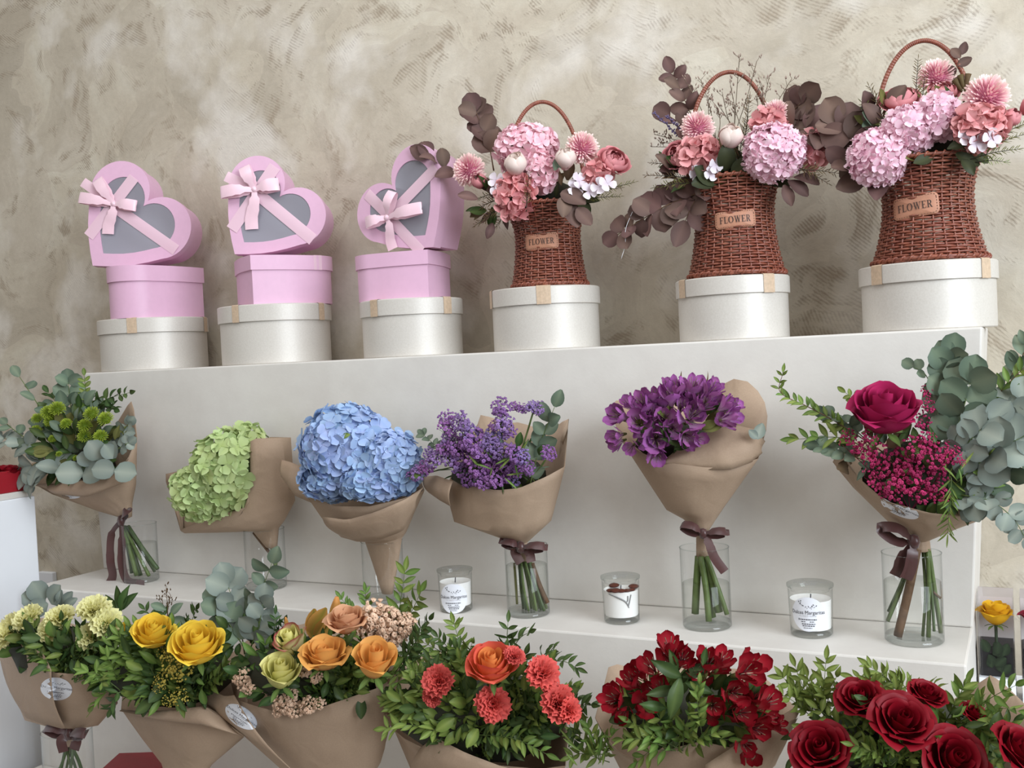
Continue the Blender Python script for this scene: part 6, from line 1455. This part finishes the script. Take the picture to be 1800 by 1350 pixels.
# --- 6 red roses
M_RED = petal('red_rose_petal', (78, 3, 12), (126, 9, 26), rough=0.5, trans=0.15, var=0.12); K_RED = kit('red_rose', LAY_ROSE, M_RED, (0.3, 1.0))
t = bouquet('bouquet of deep red roses in the lower right corner', 1600, 1610, YB)
f, b, d = small_ring(1582, 1618, 1552, Y, 3)
w = wrap(t, [(f, b, d), ([(1540, 1480), (1600, 1490), (1662, 1478)], [(1664, 1474), (1600, 1462), (1540, 1476)], .05), ([(1450, 1400), (1560, 1425), (1680, 1420), (1780, 1390)], [(1790, 1370), (1600, 1340), (1445, 1390)], .10),
        ([(1420, 1345), (1470, 1356), (1488, 1342), (1510, 1362), (1600, 1392), (1700, 1392), (1810, 1340)], [(1830, 1290), (1806, 1242), (1746, 1184), (1660, 1240), (1540, 1230), (1430, 1290)], .125)], Y, folds=0.008)
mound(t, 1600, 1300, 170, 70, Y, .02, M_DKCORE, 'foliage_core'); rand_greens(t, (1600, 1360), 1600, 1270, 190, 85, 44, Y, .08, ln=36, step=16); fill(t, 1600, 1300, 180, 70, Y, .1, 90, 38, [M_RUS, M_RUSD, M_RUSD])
greens(t, (1440, 1270), [(1452, 1160), (1398, 1172), (1420, 1190), (1376, 1190), (1470, 1190), (1372, 1220), (1400, 1215), (1440, 1200)], Y, .06, ln=34, step=15, mat=M_RUS); greens(t, (1600, 1230), [(1530, 1172), (1500, 1190), (1575, 1190), (1650, 1215)], Y, .03, ln=34, mat=M_RUS); greens(t, (1690, 1260), [(1785, 1205), (1790, 1250), (1760, 1265), (1720, 1290), (1750, 1330)], Y, .1, ln=40, step=20, mat=M_RUS); greens(t, (1560, 1345), [(1500, 1310), (1480, 1330), (1530, 1320), (1570, 1310), (1600, 1335), (1590, 1290), (1640, 1300)], Y, .16, ln=32, mat=M_RUS)
for x, y, r, d in ((1514, 1240, 48, (-.25, .85, .5)), (1580, 1282, 62, (0, .78, .62)), (1624, 1232, 38, (.2, .9, .4)), (1446, 1330, 60, (-.35, .75, .6)), (1666, 1344, 66, (.1, .62, .78)), (1776, 1330, 58, (.4, .7, .6)), (1708, 1262, 28, (.2, .8, .5))): place_rose(t, K_RED, at(x, y, Y, (.16 if y > 1270 else .10), r*.8, d))
for a in ((1405, 1310, 34, -100), (1400, 1290, 30, 200), (1395, 1330, 30, 240)): loose_leaf(t, a[0], a[1], Y, .1, a[2], a[3], M_RUSD)
cut_stems(t, (1600, 1552), Y, 6, 40, 130)
# ------------------------------------------------------------------ left side: pedestal with a red flower box
pe = P(66, 950, -0.16); ztop = P(50, 871, -0.16).z; x0 = pe.x
t = thing('pedestal', 'bright white pedestal at the left edge carrying a red flower box', 'pedestal', T((x0-0.2, -0.6, -1.1)))
mb = MB(); mb.box((x0-0.42, -1.15, -1.1), (x0, -0.16, ztop)); obj('body', bevel_mesh(mb.mesh('pedestal_body', False), .003, 2), t, M_WHITE)
zs = P(48, 860, -0.16).z
mb = MB(); mb.box((x0-0.425, -1.155, ztop+.0002), (x0-0.004, -0.165, zs)); obj('top_slab', bevel_mesh(mb.mesh('pedestal_top', False), .002, 2), t, M_PAINT)
M_REDB = simple('red_card', (150, 20, 34), 0.45, var=0.05); M_DRED = petal('dark_red_petal', (84, 4, 14), (128, 12, 26), trans=0.15); K_DRED = kit('dark_red_rose', LAY_ROSE[:3], M_DRED, (0.3, .9))
zb = P(45, 826, -0.2).z
t = thing('flower_box', 'red square box of dark red roses on the white pedestal, left edge', 'flower box', T((x0-.13, -.31, zs)))
mb = MB(); mb.box((x0-0.25, -0.45, zs+.0003), (x0-0.012, -0.18, zb)); obj('box', bevel_mesh(mb.mesh('red_box', False), .002, 2), t, M_REDB)
for i in range(4):
    for j in range(4): place_rose(t, K_DRED, T((x0-.04-.06*i+rnd(-.006, .006), -.21-.068*j, zb-.022)) @ frame((rnd(-.2, .3), rnd(-.2, .2), 1)) @ SC(.036), 'rose', False)
q0, q1 = P(75, 1003, WALL_Y), P(101, 1025, WALL_Y)
mb = MB(); mb.box((q0.x, WALL_Y-.02, q1.z), (q1.x, WALL_Y-.0005, q0.z)); tag(obj('wall_plate', bevel_mesh(mb.mesh('wall_plate', False), .003, 2), None, M_WHITE), 'small white plate on the wall beside the pedestal', 'wall plate')
rc = P(262, 1336, -.37)
M0 = T((rc.x, -.37, TIER0+.0005)) @ Matrix.Rotation(math.radians(24), 4, 'Z'); hh = rc.z-TIER0-.004
t = thing('red_gift_box', 'plain red box between the two leftmost bottom bouquets', 'gift box', M0)
mb = MB(); mb.box((-.10, -.06, 0), (.045, .06, hh-.03)); obj('body', bevel_mesh(mb.mesh('red_gift_body', False), .002, 2), t, M_REDB, M0)
mb = MB(); mb.box((-.103, -.063, hh-.03), (.048, .063, hh)); obj('lid', bevel_mesh(mb.mesh('red_gift_lid', False), .002, 2), t, M_REDB, M0)

# ------------------------------------------------------------------ right side: preserved roses in clear cases
YC = 0.06
b0 = P(1716, 1047, YC); b1 = P(1787, 1240, YC); wz = b1.x-b0.x; zt, zf = b0.z, b1.z
M_ACR = thin_glass('acrylic', (0.97, 0.97, 0.97), (0.7, 0.72, 0.74), 1.45, 0.02, .5); M_CARD = simple('pale_card', (222, 214, 212), 0.6); M_BLK = simple('black_card', (26, 26, 30), 0.4); M_PYEL = petal('preserved_yellow', (212, 150, 20), (240, 190, 40), trans=0.2, var=.05); M_PRED = petal('preserved_pink', (130, 10, 40), (186, 40, 76), trans=0.2, var=.05)
K_PY = kit('preserved_yellow', LAY_TALL, M_PYEL); K_PR = kit('preserved_pink', LAY_TALL, M_PRED); M_BLEAF = petal('dark_preserved_leaf', (52, 66, 46), (30, 40, 30), trans=0.05)
xs_ = max(xr0, xr1)+.004
t = thing('side_stand', 'low white stand at the right edge under the boxed roses', 'stand', T((xs_+.2, .1, -1.1)))
mb = MB(); mb.box((xs_+.012, -.06, -1.1), (xs_+.5, .26, zf-.02)); obj('body', bevel_mesh(mb.mesh('side_stand_body', False), .003, 2), t, M_WHITE)
mb = MB(); mb.box((xs_+.006, -.065, zf-.0198), (xs_+.51, .265, zf-.0005)); obj('top', bevel_mesh(mb.mesh('side_stand_top', False), .002, 2), t, M_WHITE)
def rose_case(xa, kt, label):
    w, dp = wz, .085; M0 = T((xa+w/2, YC+dp/2, zf)); t = thing('boxed_rose', label, 'boxed rose', M0, 'preserved roses in clear cases'); Hc = zt-zf
    def pane(nm, a, b, mat): mb = MB(); mb.box(a, b); return obj(nm, mb.mesh(nm, False), t, mat, M0)
    pane('base', (-w/2, -dp/2, 0), (w/2, dp/2, Hc*.235), M_WHITE)
    pane('back_panel', (-w/2, dp/2-.002, Hc*.236), (w/2, dp/2, Hc), M_CARD)
    mb = MB(); a, bq, z1 = w/2, dp/2, Hc*.236
    mb.grid([[(-a, bq, z1), (-a, -bq, z1), (a, -bq, z1), (a, bq, z1)], [(-a, bq, Hc), (-a, -bq, Hc), (a, -bq, Hc), (a, bq, Hc)]]); mb.add([(-a, -bq, Hc), (a, -bq, Hc), (a, bq, Hc), (-a, bq, Hc)], [(0, 1, 2, 3)]); obj('clear_case', mb.mesh('clear_case', False), t, M_ACR, M0)
    mb = MB(); z2 = Hc*.575; mb.box((-a+.003, -bq+.012, z1), (a-.003, bq-.003, z2-.012)); obj('dark_insert', mb.mesh('dark_insert', False), t, M_BLK, M0)
    for xx in (-a, a):
        mb = MB(); mb.box((xx-.0012, -bq-.0012, z1), (xx+.0012, -bq+.0012, Hc)); obj('case_edge', mb.mesh('case_edge', False), t, M_ACR, M0)
    mb = MB(); mb.tube([(0, -bq*.35, z1), (0, -bq*.35, Hc*.70)], .003, 8); obj('stem', mb.mesh('rose_stem'), t, M_BLEAF, M0)
    place_rose(t, kt, M0 @ T((0, -bq*.2, Hc*.70)) @ SC((a*.92, bq*.82, a*1.12)), 'rose')
    for k in range(12):
        ang = rnd(-.9, .9); mm = M0 @ T((rnd(-a*.5, a*.5), -bq+.009, z1+rnd(.1, .75)*(z2-z1))) @ Matrix.Rotation(ang, 4, 'Y') @ Matrix.Rotation(PI/2, 4, 'X') @ SC(a*rnd(.55, .85)); obj('leaf', random.choice(leaf_data('egg', M_BLEAF)), t, None, mm @ SC((1, 1, .3)))
rose_case(b0.x, K_PY, 'yellow preserved rose in a clear case, right of the shelf end'); rose_case(b0.x+wz+.012, K_PR, 'pink preserved rose in a clear case cut off by the right edge')
# ------------------------------------------------------------------ at most 300 single leaves per bouquet; the deeper ones become one mass of foliage
def mass_leaves(limit=300):
    kids = {}; gone = []
    for o in list(C.objects):
        if o.parent is not None: kids.setdefault(o.parent.name, []).append(o)
    for root in [o for o in C.objects if o.parent is None and o.name in kids]:
        leaves = []
        for a in kids[root.name]:
            if a.name.split('.')[0] == 'leaf': leaves.append(a)
            for b in kids.get(a.name, []):
                if b.name.split('.')[0] == 'leaf': leaves.append(b)
        if len(leaves) <= limit: continue
        leaves.sort(key=lambda o: (WORLD[o.name].translation-CAM).dot(FWD)-2.2*WORLD[o.name].to_scale().x)
        V_, F_, T_, MI, slots = [], [], [], [], []
        for o in leaves[limit:]:
            me = o.data; mt = me.materials[0]
            if mt not in slots: slots.append(mt)
            k = slots.index(mt); base = len(V_); W = WORLD[o.name]
            V_ += [tuple(W @ v.co) for v in me.vertices]; F_ += [tuple(i+base for i in p.vertices) for p in me.polygons]; MI += [k]*len(me.polygons)
            buf = [0.0]*len(me.vertices); me.attributes['t'].data.foreach_get('value', buf); T_ += buf
        mb = MB(); mb.v, mb.f, mb.t, mb.mi = V_, F_, T_, MI
        obj('foliage', mb.mesh('foliage', True, slots), root, None, None, 'stuff')
        gone += leaves[limit:]
    bpy.data.batch_remove(gone)
mass_leaves()
